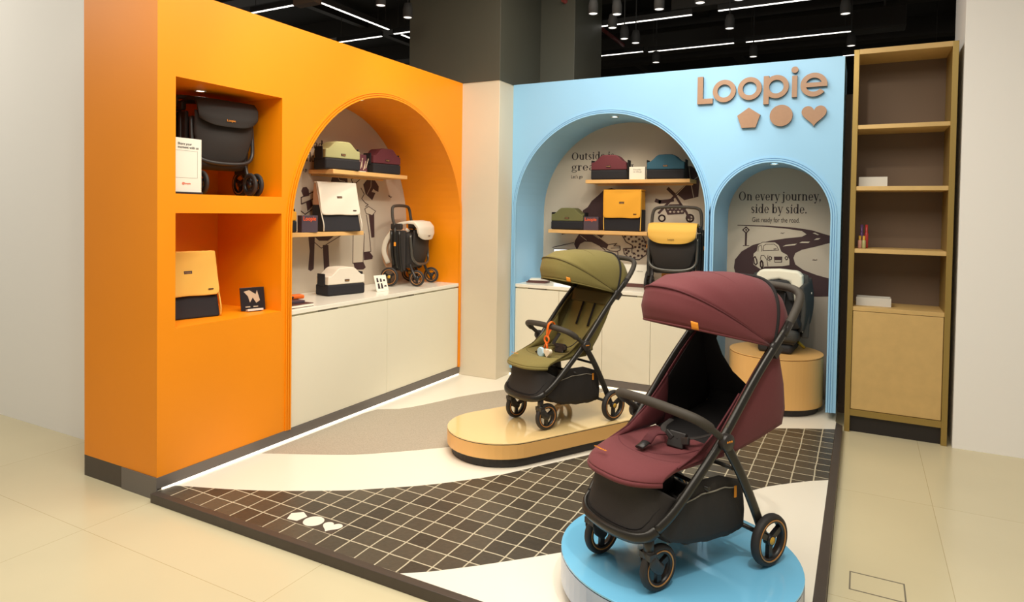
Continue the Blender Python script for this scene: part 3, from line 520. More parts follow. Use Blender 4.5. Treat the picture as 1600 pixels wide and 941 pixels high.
pedestal('long oval tan pedestal with a glossy top under the olive stroller', stadium((1.254, -1.76), R(61.3), .86, .331), .155, .06, 'tan_top', 'tan_side', .03)
circ = lambda cx, cy, r: [(cx+r*cos(2*pi*i/72), cy+r*sin(2*pi*i/72)) for i in range(72)]
pedestal('round glossy blue pedestal under the maroon stroller', circ(2.623, -2.793, .458), .17, .05, 'blue_top', 'blue_side', .03)
pd = pedestal('tall round tan pedestal under the child car seat', circ(2.65, .225, .345), .435, .055, 'tan_side', 'tan_side', .03)

# bookcase at the right
t = T('bookcase', 'tall oak bookcase with brass coloured frame at the right edge', 'bookcase', (3.15, -.05, FZ))
for x in (0, .585): O('side_panel', MB().b2(x, x+.035, 0, .40, 0, 2.735), 'case_metal', t, bevel=.002)
O('back_panel', MB().b2(.035, .585, .38, .40, .14, 2.70), 'case_back', t)
O('top_panel', MB().b2(.035, .585, 0, .38, 2.70, 2.735), 'wood_oak', t)
for z in (2.20, 1.765, 1.32, .905): O('shelf', MB().b2(.035, .585, .005, .38, z-.03, z), 'wood_oak', t, bevel=.002)
O('plinth', MB().b2(.035, .585, .03, .38, 0, .12), 'plinth_black', t); O('bottom_rail', MB().b2(.035, .585, .0, .38, .12, .165), 'case_metal', t)
O('door', MB().b2(.038, .582, .006, .024, .168, .872), 'wood_oak', t, bevel=.002)
def tray(x, z, label, w_=.2, h=.055):
    t = T('display_tray', label, 'tray', (x, .05, z))
    O('base', MB().b2(0, w_, 0, .14, 0, .006), 'acrylic', t); O('rim', MB().b2(0, w_, 0, .005, .006, h).b2(0, w_, .135, .14, .006, h).b2(0, .005, .005, .135, .006, h).b2(w_-.005, w_, .005, .135, .006, h), 'acrylic', t)
tray(3.20, 1.7205, 'clear acrylic tray on the second bookcase shelf from the top', .18, .07); tray(3.205, .8605, 'clear acrylic tray on top of the bookcase door section', .22, .06)
for i, (dx, dy, c, lab) in enumerate(((.0, .0, 'bottle_violet', 'slim violet bottle on the bookcase shelf'), (.03, .03, 'bottle_red', 'slim red bottle on the bookcase shelf'), (.015, -.045, 'bottle_green', 'short pale green bottle on the bookcase shelf'), (-.01, -.03, 'bottle_pink', 'short pink bottle on the bookcase shelf'))):
    t = T('small_bottle', lab, 'bottle', (3.228+dx, .08+dy, 1.2755), 0, 'small bottles on the bookcase shelf'); hh = .17 if i < 2 else .09
    O('body', MB().lathe([(0, 0), (.012, 0), (.013, .004), (.013, hh*.6), (.008, hh*.68)], n=20), c, t); O('cap', MB().lathe([(.009, hh*.66), (.009, hh), (0, hh)], n=20), 'hub_yellow' if i > 1 else c, t)
# service hatch in the mall floor
mb = MB()
for a in ((3.219, 3.225, -2.32, -2.16), (3.42, 3.426, -2.32, -2.16), (3.225, 3.42, -2.32, -2.314), (3.225, 3.42, -2.166, -2.16)): mb.b2(*a, FZ, FZ+.001)
tag(O('floor_hatch', mb, 'seam'), 'thin dark outline of a floor service hatch beside the platform', 'hatch')

# ---------------------------------------------------------------- ceiling fittings
G = 'linear ceiling lights'
def linear(label, x0, y0, x1, y1, z=3.5):
    L = math.hypot(x1-x0, y1-y0); t = T('linear_ceiling_light', label, 'ceiling light', (x0, y0, z), math.atan2(y1-y0, x1-x0), G)
    O('housing', MB().b2(0, L, -.02, .02, .006, .06), 'ceiling_black', t); O('diffuser', MB().b2(.005, L-.005, -.011, .011, 0, .0055), 'lamp', t)
    O('suspension', MB().tube([(.06, 0, .07), (.06, 0, .7)], .003, 6).tube([(L-.06, 0, .07), (L-.06, 0, .7)], .003, 6), 'duct_dark', t)
linear('short linear light above the orange wall, nearest the top left', -2.335, -.63, -1.70, -.63)
linear('long linear light running away from the viewer above the orange wall', -1.44, -.60, -1.44, .477)
linear('linear light parallel to the blue wall, above the middle of the orange wall', -2.36, .66, -1.684, .66)
linear('short linear light ending behind the dark column on its left side', -1.504, .645, -.9, .645)
linear('linear light running away behind the dark column', -1.44, .70, -1.44, 2.2)
linear('upper linear light just right of the dark column', .637, 1.36, 1.68, 1.36)
linear('upper linear light cut off by the top of the view', 1.932, 1.34, 3.1, 1.34)
linear('lower linear light touching the dark column', -.3, 2.62, .804, 2.62)
linear('middle linear light of the lower row above the blue wall', .851, 2.67, 1.869, 2.67)
linear('right linear light of the lower row above the blue wall', 1.991, 2.69, 3.073, 2.69)
linear('farthest linear light seen beside the top right corner of the blue wall', 2.96, 3.88, 4.0, 3.88)
tag(O('cable_box', MB().b2(-1.70, -1.42, -.68, -.58, 3.48, 3.62), 'case_back', bevel=.004), 'brown junction box between two linear lights at upper left', 'junction box')
spots = [(-.335, -1.022, 'left of the dark column, nearest the viewer'), (-.341, -.644, 'touching the left edge of the dark column'), (1.167, -.044, 'first right of the dark column in the nearest row'), (1.342, .06, 'second right of the dark column, brightly lit'), (1.703, .075, 'third in the nearest row right of the column'), (2.041, .052, 'fourth in the nearest row, at the top of the view'), (2.332, .104, 'cut by the top edge above the blue wall'), (1.172, .436, 'below the upper linear light near the column'), (1.149, .846, 'left of a close pair between the two linear rows'), (1.20, 1.048, 'right of a close pair between the two linear rows'), (1.149, 1.967, 'low above the wide blue arch'), (.199, 2.013, 'lowest, touching the right edge of the dark column'), (2.122, .911, 'under the gap of the upper linear row'), (2.158, 2.132, 'low above the sign lettering'), (3.062, .866, 'at the right end, upper one'), (3.088, 2.056, 'at the right end, just above the bookcase')]
for x, y, lb in spots:
    t = T('track_spotlight', 'black track spotlight '+lb, 'spotlight', (x, y, 3.2), 0, 'track spotlights on the dark ceiling')
    O('lamp_head', MB().lathe([(.040, 0), (.042, .002), (.042, .075), (.03, .125), (0, .125)], n=24), 'ceiling_black', t)
    O('lens', MB().lathe([(0, .004), (.034, .004), (.0395, .010)], n=24), 'lamp_small', t)
    O('stem', MB().tube([(0, 0, .125), (0, 0, .85)], .006, 8), 'ceiling_black', t)
tag(O('red_pipe', MB().tube([(.646, .5, 3.55), (.62, 2.4, 3.55)], .022, 12), 'red_pipe'), 'dark red sprinkler pipe running away beside the dark column', 'pipe')
for lb, x0, x1, y0, y1, z0, z1 in (('dark rectangular air duct behind the linear lights', -.5, 3.6, 3.15, 3.39, 3.62, 3.86), ('shorter dark air duct above the sign side of the blue wall', 1.4, 3.6, 1.6, 1.78, 3.65, 3.85)):
    t = T('air_duct', lb, 'duct', (x0, y0, z0)); O('duct_body', MB().b2(0, x1-x0, 0, y1-y0, 0, z1-z0), 'duct_dark', t, bevel=.01)
    O('hanger', MB().b2(.2, .22, 0, y1-y0, z1-z0, 4.2-z0).b2(x1-x0-.22, x1-x0-.2, 0, y1-y0, z1-z0, 4.2-z0), 'duct_dark', t)
# ---------------------------------------------------------------- strollers
def wheel(name, parent, c, r, w_, hubm='hub_yellow', ring='copper', tilt=0, spokes=3):
    """tyre is the part; rim, spokes, trim ring and hub cap are its sub-parts (axle along x)"""
    ty = O(name, MB().lathe([(r-.022, -w_/2+.002), (r-.010, -w_/2), (r-.003, -w_*.36), (r, -w_*.15), (r, w_*.15), (r-.003, w_*.36), (r-.010, w_/2), (r-.022, w_/2-.002)], axis='x', n=48, closed=True), 'tyre', parent)
    ty.location = c; ty.rotation_euler = (0, 0, tilt)
    O('rim', MB().lathe([(r-.030, -w_*.42), (r-.0215, -w_*.46), (r-.0215, w_*.46), (r-.030, w_*.42)], axis='x', n=48, closed=True), 'rim_dark', ty)
    m_ = MB()
    for s in (-1, 1): m_.lathe([(r-.0235, s*w_*.48), (r-.0185, s*w_*.53), (r-.0185, s*w_*.44), (r-.0235, s*w_*.42)], axis='x', n=48, closed=True)
    O('trim_ring', m_, ring, ty)
    sp = MB()
    for i in range(spokes):
        a = 2*pi*i/spokes+.5; L = r-.026
        sp.box((0, L/2*cos(a), L/2*sin(a)), (w_*.5, L, .021), (a, 0, 0))
    sp.lathe([(0, -w_*.4), (.02, -w_*.4), (.02, w_*.4), (0, w_*.4)], axis='x', n=24)
    O('spokes', sp, 'rim_dark', ty)
    O('hub_cap', MB().lathe([(0, -w_*.5), (.0135, -w_*.46), (.0145, -w_*.4), (.0145, w_*.4), (.0135, w_*.46), (0, w_*.5)], axis='x', n=24), hubm, ty)
    return ty

def stroller(label, loc, rz, fab, recline, cat='stroller'):
    t = T('stroller', label, cat, loc, rz)
    fd = fab+'_dark'
    # frame -------------------------------------------------------------
    tube_yz = [(.64, .905), (.45, .725), (.25, .505), (.10, .362), (.015, .283), (-.035, .236)]
    for s in (1, -1):
        P = cr([(s*.208, y, z) for y, z in tube_yz[:3]]+[(s*.203, .10, .362), (s*.195, .015, .283), (s*.178, -.04, .233)], 5)
        O('side_tube', MB().tube(P, .0145, 12, oval=(1.0, 1.25)), 'frame_black', t)
        O('tube_highlight', MB().tube([(s*.211, .588, .872), (s*.211, .275, .549)], .0065, 8), 'frame_highlight', t)  # highlight on the side tube, drawn as a thin pale grey strip
        Q = cr([(s*.221, .245, .515), (s*.228, .34, .37), (s*.226, .43, .215), (s*.222, .488, .105)], 5)
        O('rear_leg', MB().tube(Q, .0125, 12, oval=(.9, 1.6)), 'frame_black', t)
        h = O('hub_joint', MB().lathe([(0, -.014), (.028, -.014), (.031, -.009), (.031, .011), (.028, .014), (0, .014)], (s*.232, .25, .508), 'x', 28), 'plastic_black', t)
        mk_ = MB()
        for i in (-1, 0, 1): mk_.lathe([(0, -.0006), (.0042, -.0006), (.0042, .0006), (0, .0006)], (s*.2465, .25+i*.011, .512), 'x', 8)
        O('joint_marks', mk_, 'tag_orange', h)
    fb = cr([(-.178, -.04, .233), (-.162, -.075, .212), (-.11, -.105, .200), (0, -.118, .196), (.11, -.105, .200), (.162, -.075, .212), (.178, -.04, .233)], 6)
    O('front_bar', MB().tube(fb, .0155, 12, oval=(.9, 1.35)), 'frame_black', t)
    O('rear_axle', MB().tube([(-.22, .470, .115), (.22, .470, .115)], .009, 10), 'frame_black', t)
    O('cross_brace', MB().tube([(-.2, .20, .335), (.2, .20, .335)], .008, 8).tube([(-.2, .33, .385), (.2, .33, .385)], .008, 8), 'frame_black', t)
    hp = [(.208, .63, .895), (.208, .67, .94), (.207, .70, .982), (.198, .718, 1.014), (.165, .728, 1.032), (.10, .733, 1.038), (0, .735, 1.04)]
    hp = hp+[(-x, y, z) for x, y, z in reversed(hp[:-1])]
    hb = O('handlebar', MB().tube(cr(hp[0:2], 2)+[], .012, 10) if False else MB().tube(cr(hp, 5), .0165, 14), 'foam', t)
    for s in (1, -1): O('handle_collar', MB().tube([(s*.208, .60, .862), (s*.208, .64, .906)], .017, 14), 'plastic_black', hb)
    bp = [(.222, .25, .512), (.222, .205, .545), (.216, .155, .582), (.19, .118, .606), (.12, .092, .620), (0, .082, .626)]
    bp = bp+[(-x, y, z) for x, y, z in reversed(bp[:-1])]
    O('bumper_bar', MB().tube(cr(bp, 5), [.0125 if (i < 8 or i > 42) else .018 for i in range(51)], 14), 'foam', t)
    # wheels -------------------------------------------------------------
    for s in (1, -1):
        wheel('rear_wheel', t, (s*.250, .487, .098), .098, .034)
        fw = wheel('front_wheel', t, (s*.15, 0, .082), .082, .030, hubm='rim_dark')
        fk = MB().tube([(s*.15, -.048, .212), (s*.15, -.048, .135)], .0185, 16)
        fk.lathe([(.013, .118), (.020, .122), (.021, .15), (.017, .156), (.0, .156)], (s*.15, -.048, 0), 'z', 20)
        for q in (-1, 1):
            x = s*.15+q*.0225
            fk.tube(cr([(x, -.050, .135), (x, -.040, .112), (x, -.020, .092), (x, 0, .080)], 4), [.016, .019, .021, .022, .0225, .022, .021, .020, .020, .019, .018, .017, .016], 12, oval=(.27, 1.0) if True else None, up=(0, 0, 1))
        fk.box((s*.15, -.05, .138), (.052, .034, .022))
        f = O('fork', fk, 'plastic_black', t); f.modifiers.clear()
    # seat -----------------------------------------------------------------
    def sidew(u): return u*.178
    def seat_fn(u, v):
        a = 2*u-1; x = .178*a; yf = -.018-.105*(1-abs(a)**3.2)
        y = lerp(.31, yf, v); z = .437-.010*v-.028*max(0, v-.75)/.25*1-.012*sin(pi*u)*sin(pi*min(1, v*1.3))
        if v > .97: z -= .008
        return (x, y, z)
    seat = O('seat', MB().grid(seat_fn, 20, 18), fab, t, solid=.022, bevel=.004)
    sm_ = MB()
    sm_.tube([seat_fn(u/20, .62) for u in range(1, 20)], .003, 6); sm_.tube([tuple(Vector(seat_fn(.18+.64*u/20, lerp(.14, .52, sin(pi*u/20)**.4)))+Vector((0, 0, .011))) for u in range(21)], .003, 6)
    for k in range(len(sm_.v)): pass
    sm_.v = [(x, y, z+.0095) if k < 19*6 else (x, y, z) for k, (x, y, z) in enumerate(sm_.v)]
    O('seam_piping', sm_, fd, seat)
    O('front_edging', MB().tube([tuple(Vector(seat_fn(u/24, 1))+Vector((0, 0, -.004))) for u in range(25)], .0105, 8), fab, seat)
    text_mesh('seat_lettering', 'Loopie', .022, 'tag_orange', seat, (-.120, -.075, .4455), rot=(R(-9), 0, R(0)), sx=1.1)
    # calf panel between seat and front bar
    def calf(u, v):
        a = 2*u-1; k = abs(a)**3.5; top = Vector((.188*a, lerp(-.095, .062, k), lerp(.412, .318, k))); q = fb[int(round(u*(len(fb)-1)))]
        bot = Vector((q.x*.985, q.y+.006, q.z+.002)); p = top.lerp(bot, v); p.y += .022*sin(pi*v)*(1-a*a); return p
    cp_ = O('calf_panel', MB().grid(calf, 36, 12), 'fabric_black', t, solid=.006)
    O('panel_seam', MB().tube([calf(.06+.88*i/20, .90-.5*abs(2*i/20-1)**5) + Vector((0, -.004, 0)) for i in range(21)], .0022, 6), 'mesh_black', cp_)
    # basket ---------------------------------------------------------------
    bs = [(-.02, .215), (.03, .175), (.12, .146), (.25, .128), (.36, .124), (.425, .135), (.428, .20), (.405, .30), (.30, .325), (.15, .335), (.07, .335), (.02, .29)]
    def bfn(u, v):
        a = 2*u-1; p = sample([(0, y, z) for y, z in bs[:7]], v); sag = -.012*(1-a*a)*(1 if .1 < v < .85 else 0); rip = .0035*sin(v*40+a*5)
        return (a*.176, p.y+rip*.4, p.z+sag+rip)
    bk = O('storage_basket', MB().grid(bfn, 16, 30), 'fabric_black', t, solid=.004)
    for s in (1, -1):
        def bsd(u, v, s=s):
            p = sample([(0, y, z) for y, z in bs[:7]], v); q = sample([(0, .005, .275), (0, .07, .335), (0, .15, .365), (0, .28, .362), (0, .405, .32)], v); r_ = q.lerp(p, u)
            return (s*(.177+.012*sin(pi*u)*sin(pi*v)+.003*sin(v*32+u*2)*sin(pi*u)), r_.y, r_.z)
        O('basket_side', MB().grid(bsd, 10, 36), 'fabric_black', bk, solid=.004)
        O('basket_piping', MB().tube([Vector(bsd(.20, .12+.78*i/16))+Vector((s*.005, 0, 0)) for i in range(17)], .0026, 6), 'piping', bk)
    O('basket_tag', MB().box((.196, .352, .292), (.004, .012, .044)), 'tag_orange', bk, bevel=.001)
    # back rest and side panels ------------------------------------------------
    if recline: rear = [(.33, .437), (.50, .468), (.635, .500), (.652, .56), (.64, .66), (.60, .80)]
    else: rear = [(.31, .437), (.36, .495), (.40, .545), (.465, .645), (.51, .735), (.548, .815)]
    tubep = [(.262, .522), (.33, .598), (.40, .675), (.47, .748), (.54, .812), (.60, .862)]
    def back(u, v):
        a = 2*u-1; p = sample([(0, y, z) for y, z in (rear if not recline else rear[:4])], v)
        d = .035*(1-a*a)*sin(pi*min(1, v+.1)); return (a*.182, p.y+d*.5, p.z-d*.7 if recline else p.z-d*.4)
    bk2 = O('backrest', MB().grid(back, 14, 20), fab if not recline else 'mesh_black', t, solid=.012)
    if not recline:
        sl = MB()
        for x in (-.055, .055):
            for v0 in (.52,):
                pa, pb = Vector(back(.5+x/.364, .50)), Vector(back(.5+x/.364, .80)); sl.tube([pa+Vector((0, -.016, .008)), pb+Vector((0, -.016, .008))], .010, 8, oval=(1, .3))
        O('strap_slots', sl, 'mesh_black', bk2)
        hd = MB().grid(lambda u, v: Vector(back(u, .80+.2*v))+Vector((0, -.014, .006)), 12, 5); O('head_panel', hd, fd, bk2, solid=.008)
    for s in (1, -1):
        def side(u, v, s=s):
            a = sample([(0,)+p for p in tubep], v); b = sample([(0,)+p for p in rear], v); p = a.lerp(b, u)
            return (s*(.188+.014*sin(pi*u)*sin(pi*v)), p.y, p.z)
        sp = O('side_panel', MB().grid(side, 10, 20), fab, t, solid=.004)
        def lining(u, v, s=s):
            p = Vector(side(.03+.94*u, .12+.86*v)); return (p.x-s*.010, p.y, p.z)
        O('lining', MB().grid(lining, 8, 16), 'mesh_black' if recline else fd, sp, solid=.003)
        gp = [(.055, .432), (.16, .470), (.255, .535), (.33, .605), (.38, .655)]; gb = [(.06, .428), (.14, .436), (.22, .442), (.30, .448), (.36, .46)]
        def gus(u, v, s=s):
            a = sample([(0,)+p for p in gp], v); b = sample([(0,)+p for p in gb], v); p = a.lerp(b, u); return (s*(.181-.012*sin(pi*u)), p.y, p.z)
        g_ = O('side_gusset', MB().grid(gus, 6, 16), fab, t, solid=.003)
        O('gusset_piping', MB().tube([gus(0, i/14) for i in range(15)], .0035, 6), fd, g_)
    if recline:   # net flap closing most of the space behind the seat
        def flap(u, v):
            z = lerp(.93, .53, v); xe = sample([(-.12, 0, 0), (-.118, 0, 0), (-.11, 0, 0), (-.09, 0, 0), (-.045, 0, 0), (.05, 0, 0), (.18, 0, 0)], v).x
            x = lerp(-.187, xe, u); y = (.60+.22*(.8-z) if z < .8 else .60+(z-.8)*.8)-.004; return (x, y, z)
        O('rear_flap', MB().grid(flap, 12, 24), 'mesh_black', t, solid=.004)
    # harness
    hs = MB()
    ctr = Vector((.03, .215, .462))
    hs.box(ctr, (.07, .024, .06), (R(-25), 0, .2)); hs.box(ctr+Vector((-.03, -.01, .014)), (.04, .014, .022), (R(-20), .5, 0)); hs.box(ctr+Vector((.035, .0, .004)), (.05, .014, .03), (R(-20), -.3, 0))
    hn = O('harness', hs, 'plastic_black', t, bevel=.004)
    O('crotch_strap', MB().tube(cr([(-.03, .20, .475), (-.035, .15, .478), (-.02, .10, .456)], 4), .023, 10, oval=(1, .30)), fd, hn)
    O('strap_tab', MB().tube([(-.02, .10, .459), (-.012, .055, .448)], .019, 8, oval=(1, .35)), 'plastic_black', hn)
    for x in (-.075, .085): O('shoulder_strap', MB().tube(cr([(x*.35, .215, .470), (x, .25, .478), (x*1.3, .32, .490 if recline else .53)], 4), .012, 8, oval=(1, .25)), 'fabric_black', hn)
    # canopy ---------------------------------------------------------------------
    PY, PZ, W_ = .548, .822, .200
    hoops = [(-.418, .100), (-.430, .160), (-.412, .232), (-.31, .272), (-.16, .278), (-.01, .272), (.095, .250), (.165, .200), (.205, .135)]
    def hoop(ap, phi, w_=W_, ex=.72):
        c, s = cos(phi), sin(phi); c = math.copysign(abs(c)**ex, c); s = abs(s)**.80
        return Vector((w_*c, PY+ap[0]*s, PZ+ap[1]*s))
    def can(i0, i1, lo=.03):
        def f(u, v):
            ap = sample([(a, b, 0) for a, b in hoops], (lerp(i0, i1, u))/(len(hoops)-1)); ap = (ap.x, ap.y)
            ph = lerp(lo, pi-lo, v); fr = (lerp(i0, i1, u)) % 1
            return hoop(ap, ph, W_*(1+.02*sin(pi*u)))
        return f
    cn = O('canopy', MB().grid(can(2, 6), 16, 40), fab, t, solid=.004)
    O('canopy_visor', MB().grid(can(0, 2), 6, 40), fab, cn, solid=.004)
    O('canopy_rear', MB().grid(can(6, 8), 6, 40), fab, cn, solid=.004)
    O('rib', MB().tube([hoop((hoops[6][0]*1.02, hoops[6][1]*1.02), .02+(pi-.04)*i/40, W_*1.01) for i in range(41)], .0075, 8), 'mesh_black', cn)
    O('visor_piping', MB().tube([hoop((hoops[2][0]*1.008, hoops[2][1]*1.008), .02+(pi-.04)*i/40, W_*1.006) for i in range(41)], .0035, 8), fd, cn)
    for k in (4,): O('canopy_seam', MB().tube([hoop((hoops[k][0]*1.004, hoops[k][1]*1.006), .02+(pi-.04)*i/40, W_*1.012) for i in range(41)], .0018, 6), fd, cn)
    O('edge_binding', MB().tube([hoop(hoops[0], .02+(pi-.04)*i/40) for i in range(41)], .0045, 8), fab, cn)
    # orange label on the visor edge
    cen = .98
    def lab(u, v):
        p = hoop((lerp(hoops[0][0], hoops[1][0], v*.55), lerp(hoops[0][1], hoops[1][1], v*.55)), cen-.055+.11*(1-u)*1.0); 
        return p+Vector((.004, -.006, 0))
    O('label_patch', MB().grid(lab, 6, 3), 'tag_orange', cn, solid=.003)
    for s in (1, -1): O('canopy_joint', MB().lathe([(0, -.012), (.022, -.012), (.024, 0), (.022, .012), (0, .012)], (s*.205, PY, PZ-.004), 'x', 20).box((s*.207, PY+.012, PZ-.018), (.022, .05, .034), (R(45), 0, 0)), 'plastic_black', t)
    def rearc(u, v):
        a = hoop(hoops[8], lerp(.05, pi-.05, v)); b = sample([(0,)+p for p in rear[-2:]], .9); b = Vector((lerp(.185, -.185, v), lerp(b.y, .60 if not recline else .67, sin(pi*v)), .80 if not recline else .88)); return a.lerp(b, u)
    O('canopy_back', MB().grid(rearc, 6, 24), fab, cn, solid=.004)
    return t
TH1, TH2 = R(-28.98), R(-24.66)
s1 = stroller('maroon pushchair with open canopy on the round blue pedestal', (2.495, -3.024, .1705), TH1, 'fabric_maroon', True)
s2 = stroller('olive green pushchair with open canopy on the oval tan pedestal', (1.4035, -1.6255, .1555), TH2, 'fabric_olive', False)
# toy hanging on the olive stroller's bumper bar
t = T('hanging_toy', 'orange strap toy with pale blue and cream charms hanging on the olive stroller bar', 'toy', (1.4035+.085*cos(TH2), -1.6255+.085*sin(TH2), .1555), TH2)
O('strap_loop', MB().tube(cr([(.004, .093, .651), (.01, .075, .655), (.008, .056, .64), (.004, .05, .60), (-.002, .055, .565), (.002, .075, .60), (.006, .102, .625), (.004, .105, .642)], 4, closed=True), .009, 8, oval=(1, .45), closed=True), 'orange_strap', t)
O('ring', MB().tube([(-.002+.021*cos(a*pi/12), .052, .545+.021*sin(a*pi/12)) for a in range(24)], .006, 8, closed=True), 'orange_strap', t)
O('ribbon', MB().tube([(-.004, .05, .525), (-.022, .045, .485)], .008, 8, oval=(1, .4)).tube([(0, .05, .525), (.012, .045, .492)], .007, 8, oval=(1, .4)), 'orange_strap', t)
O('blue_charm', MB().prism([(.034*cos(2*pi*i/7), .034*sin(2*pi*i/7)) for i in range(7)], -.012, .012, lambda a, b, h: (a-.034, .035+h, b+.462)), 'toy_blue', t, bevel=.008, seg=3)
O('cream_charm', MB().prism(heart(.030), -.011, .011, lambda a, b, h: (a+.024, .04+h, b+.468)), 'toy_cream', t, bevel=.006, seg=3)

# folded strollers ---------------------------------------------------------------
def folded(label, loc, rz, can_m, handle=True, side_fab=False, hubm='rim_dark', sc_=1, edge='frame_grey'):
    t = T('folded_stroller', label, 'stroller', loc, rz, None)
    for s in (1, -1):
        for k, (y, x) in enumerate(((.02, .205), (.055, .222), (.09, .215))):
            O('frame_tube', MB().tube(cr([(s*x, y-.02, .13+.03*k), (s*(x+.004), y, .30), (s*x, y+.01, .50+.03*(k == 1))], 4), .0125, 10), 'frame_black', t)
        O('fold_joint', MB().b2(s*.20-.018, s*.20+.018, .0, .11, .505, .56), 'plastic_black', t, bevel=.012, seg=3)
        O('latch', MB().b2(s*.238-.004, s*.238+.002, .045, .065, .36, .395), 'tag_orange', t, bevel=.002)
        O('frame_cover', MB().b2(s*.196-.012, s*.196+.012, -.03, .10, .14, .50), 'fabric_black', t, bevel=.010, seg=3)
        wheel('rear_wheel', t, (s*.235, .105, .085), .085, .03, hubm=hubm if hubm != 'rim_dark' else 'rim_dark')
        for q in (-1, 1): wheel('front_wheel', t, (s*.180+q*.022, -.125, .073), .073, .022, hubm='rim_dark', ring='copper' if side_fab else 'rim_dark', tilt=0) if (q == 1 or not side_fab) else None
        O('fork', MB().tube(cr([(s*.165, -.06, .20), (s*.165, -.085, .135), (s*.18, -.125, .073)], 4), .012, 10), 'plastic_black', t)
    def panel(u, v):
        a = 2*u-1; hw = lerp(.190, .150, max(0, v-.5)*2)*(1); zb = .235-.045*(1-abs(a)**4); return (a*hw, -.105-.035*(1-a*a)*sin(pi*v)+.02*v, lerp(.50, zb, v))
    lp = O('calf_panel', MB().grid(panel, 20, 12), 'fabric_black', t, solid=.008)
    O('front_bar', MB().tube(cr([(-.196, -.075, .46), (-.198, -.085, .34), (-.188, -.095, .25), (-.13, -.115, .205), (0, -.128, .193), (.13, -.115, .205), (.188, -.095, .25), (.198, -.085, .34), (.196, -.075, .46)], 5), .012, 10), edge, t)
    O('storage_basket', MB().b2(-.175, .175, -.08, .07, .16, .48), 'fabric_black', t, bevel=.04, seg=4)
    def pil(u, v):
        a = 2*u-1; hw = .195*(1-.14*max(0, v-.55)**2*4); z = .575-.005*a*a
        prof = [(0, .03, .565), (0, -.06, .578), (0, -.125, .565), (0, -.158, .52), (0, -.165, .46), (0, -.158, .415+.02*abs(a)**3)]
        p = sample(prof, v); return (a*hw, p.y+.02*abs(a)**4, p.z-.012*abs(a)**6+.035*abs(a)**5*v)
    cn = O('canopy', MB().grid(pil, 24, 20), can_m, t, solid=.022, bevel=.003)
    text_mesh('canopy_lettering', 'Loopie', .02, 'tag_orange' if can_m == 'fabric_black' else 'patch', cn, (-.03, -.1785, .445), sx=1)
    if handle:
        hp = [(.205, .07, .54), (.208, .09, .60), (.20, .10, .675), (.17, .105, .71), (.09, .108, .72), (0, .108, .722)]; hp = hp+[(-a, b, c) for a, b, c in reversed(hp[:-1])]
        O('handlebar', MB().tube(cr(hp, 5), .0135, 12), 'foam', t)
    else:
        O('handlebar', MB().tube(cr([(.21, .05, .53), (.215, .06, .57), (.19, .06, .59), (0, .06, .592), (-.19, .06, .59), (-.215, .06, .57), (-.21, .05, .53)], 5), .013, 12), 'foam', t)
    if side_fab:
        for s in (1, -1):
            O('hanging_fabric', MB().tube(cr([(s*.17, .10, .50), (s*.175, .17, .40), (s*.17, .19, .30), (s*.165, .15, .20)], 5), .018, 12, oval=(.5, 1.3)), 'bag_white', t)
            O('fabric_fold', MB().tube(cr([(s*.12, .12, .50), (s*.12, .20, .36), (s*.12, .19, .22), (s*.11, .13, .14)], 5), .022, 12, oval=(.5, 1.5)), 'bag_pink', t)
    t.scale = (sc_,)*3
    return t
folded('folded stroller with a yellow canopy on the worktop of the wide blue arch', (1.84, .19, .8425), R(5), 'bag_yellow_pale', True)
folded('folded stroller with a white canopy on the worktop of the orange arch', (-.31, -.60, .8425), R(104), 'bag_white', True, True, 'hub_yellow', .97)
folded('black folded stroller standing in the upper square niche of the orange wall', (-.30, -2.64, 1.5735), R(82), 'fabric_black', False, edge='plastic_black')
t = T('cardboard_carton', 'orange brown carton lying behind the folded stroller with the yellow canopy', 'box', (1.66, .475, .8425)); O('box_body', MB().b2(0, .42, 0, .115, 0, .15), 'carton', t, bevel=.003); O('tape', MB().b2(.0, .42, -.0008, .0, .06, .072), 'plastic_black', t)

# ---------------------------------------------------------------- bags
GB = 'organiser bags on the wall shelves'
def organiser(label, loc, rz, m_, w_=.34, h=.215, d=.155, handle_side=1):
    t = T('organiser_bag', label, 'bag', loc, rz, None)
    k = w_/.34
    O('base', MB().b2(-w_/2, w_/2, -d/2, d/2, 0, h*.40), 'bag_black', t, bevel=.014, seg=3)
    sh = h*.70
    top = [(-w_/2+.002, h*.40), (w_/2-.002, h*.40), (w_/2-.003, sh), (w_*.41, sh+.004), (w_*.34, h*.80), (w_*.25, h*.94), (w_*.18, h), (0, h*1.01), (-w_*.18, h), (-w_*.25, h*.94), (-w_*.34, h*.80), (-w_*.41, sh+.004), (-w_/2+.003, sh)]
    O('upper', MB().prism(top, -d/2+.003, d/2-.003, lambda a, b, g: (a, g, b)), m_, t, bevel=.008, seg=3)
    for s in (1, -1): O('end_flap', MB().b2(s*(w_/2+.003)-.004, s*(w_/2+.003)+.004, -.045, .05, h*.36, h*.80), 'bag_black', t, bevel=.003)
    lp = O('logo_patch', MB().b2(-.021, .021, -d/2-.002, -d/2+.004, h*.50, h*.50+.016), 'patch', t, bevel=.001)
    text_mesh('patch_lettering', 'Loopie', .0125, 'patch_ink', lp, (-.018, -d/2-.0024, h*.50+.004), sx=1)
    return t
organiser('sage green organiser bag at the left of the upper shelf in the orange arch', (-.43, -1.42, 1.8105), R(80), 'bag_sage', .34, .22)
organiser('maroon organiser bag at the right of the upper shelf in the orange arch', (-.44, -.86, 1.8105), R(80), 'bag_maroon', .31, .215)
organiser('yellow organiser bag at the left end of the lower shelf in the orange arch', (-.45, -2.06, 1.3285), R(90), 'bag_yellow', .34, .215)
organiser('white organiser bag standing on the worktop in the orange arch', (-.34, -1.47, .8425), R(78), 'bag_white', .345, .21, .17)
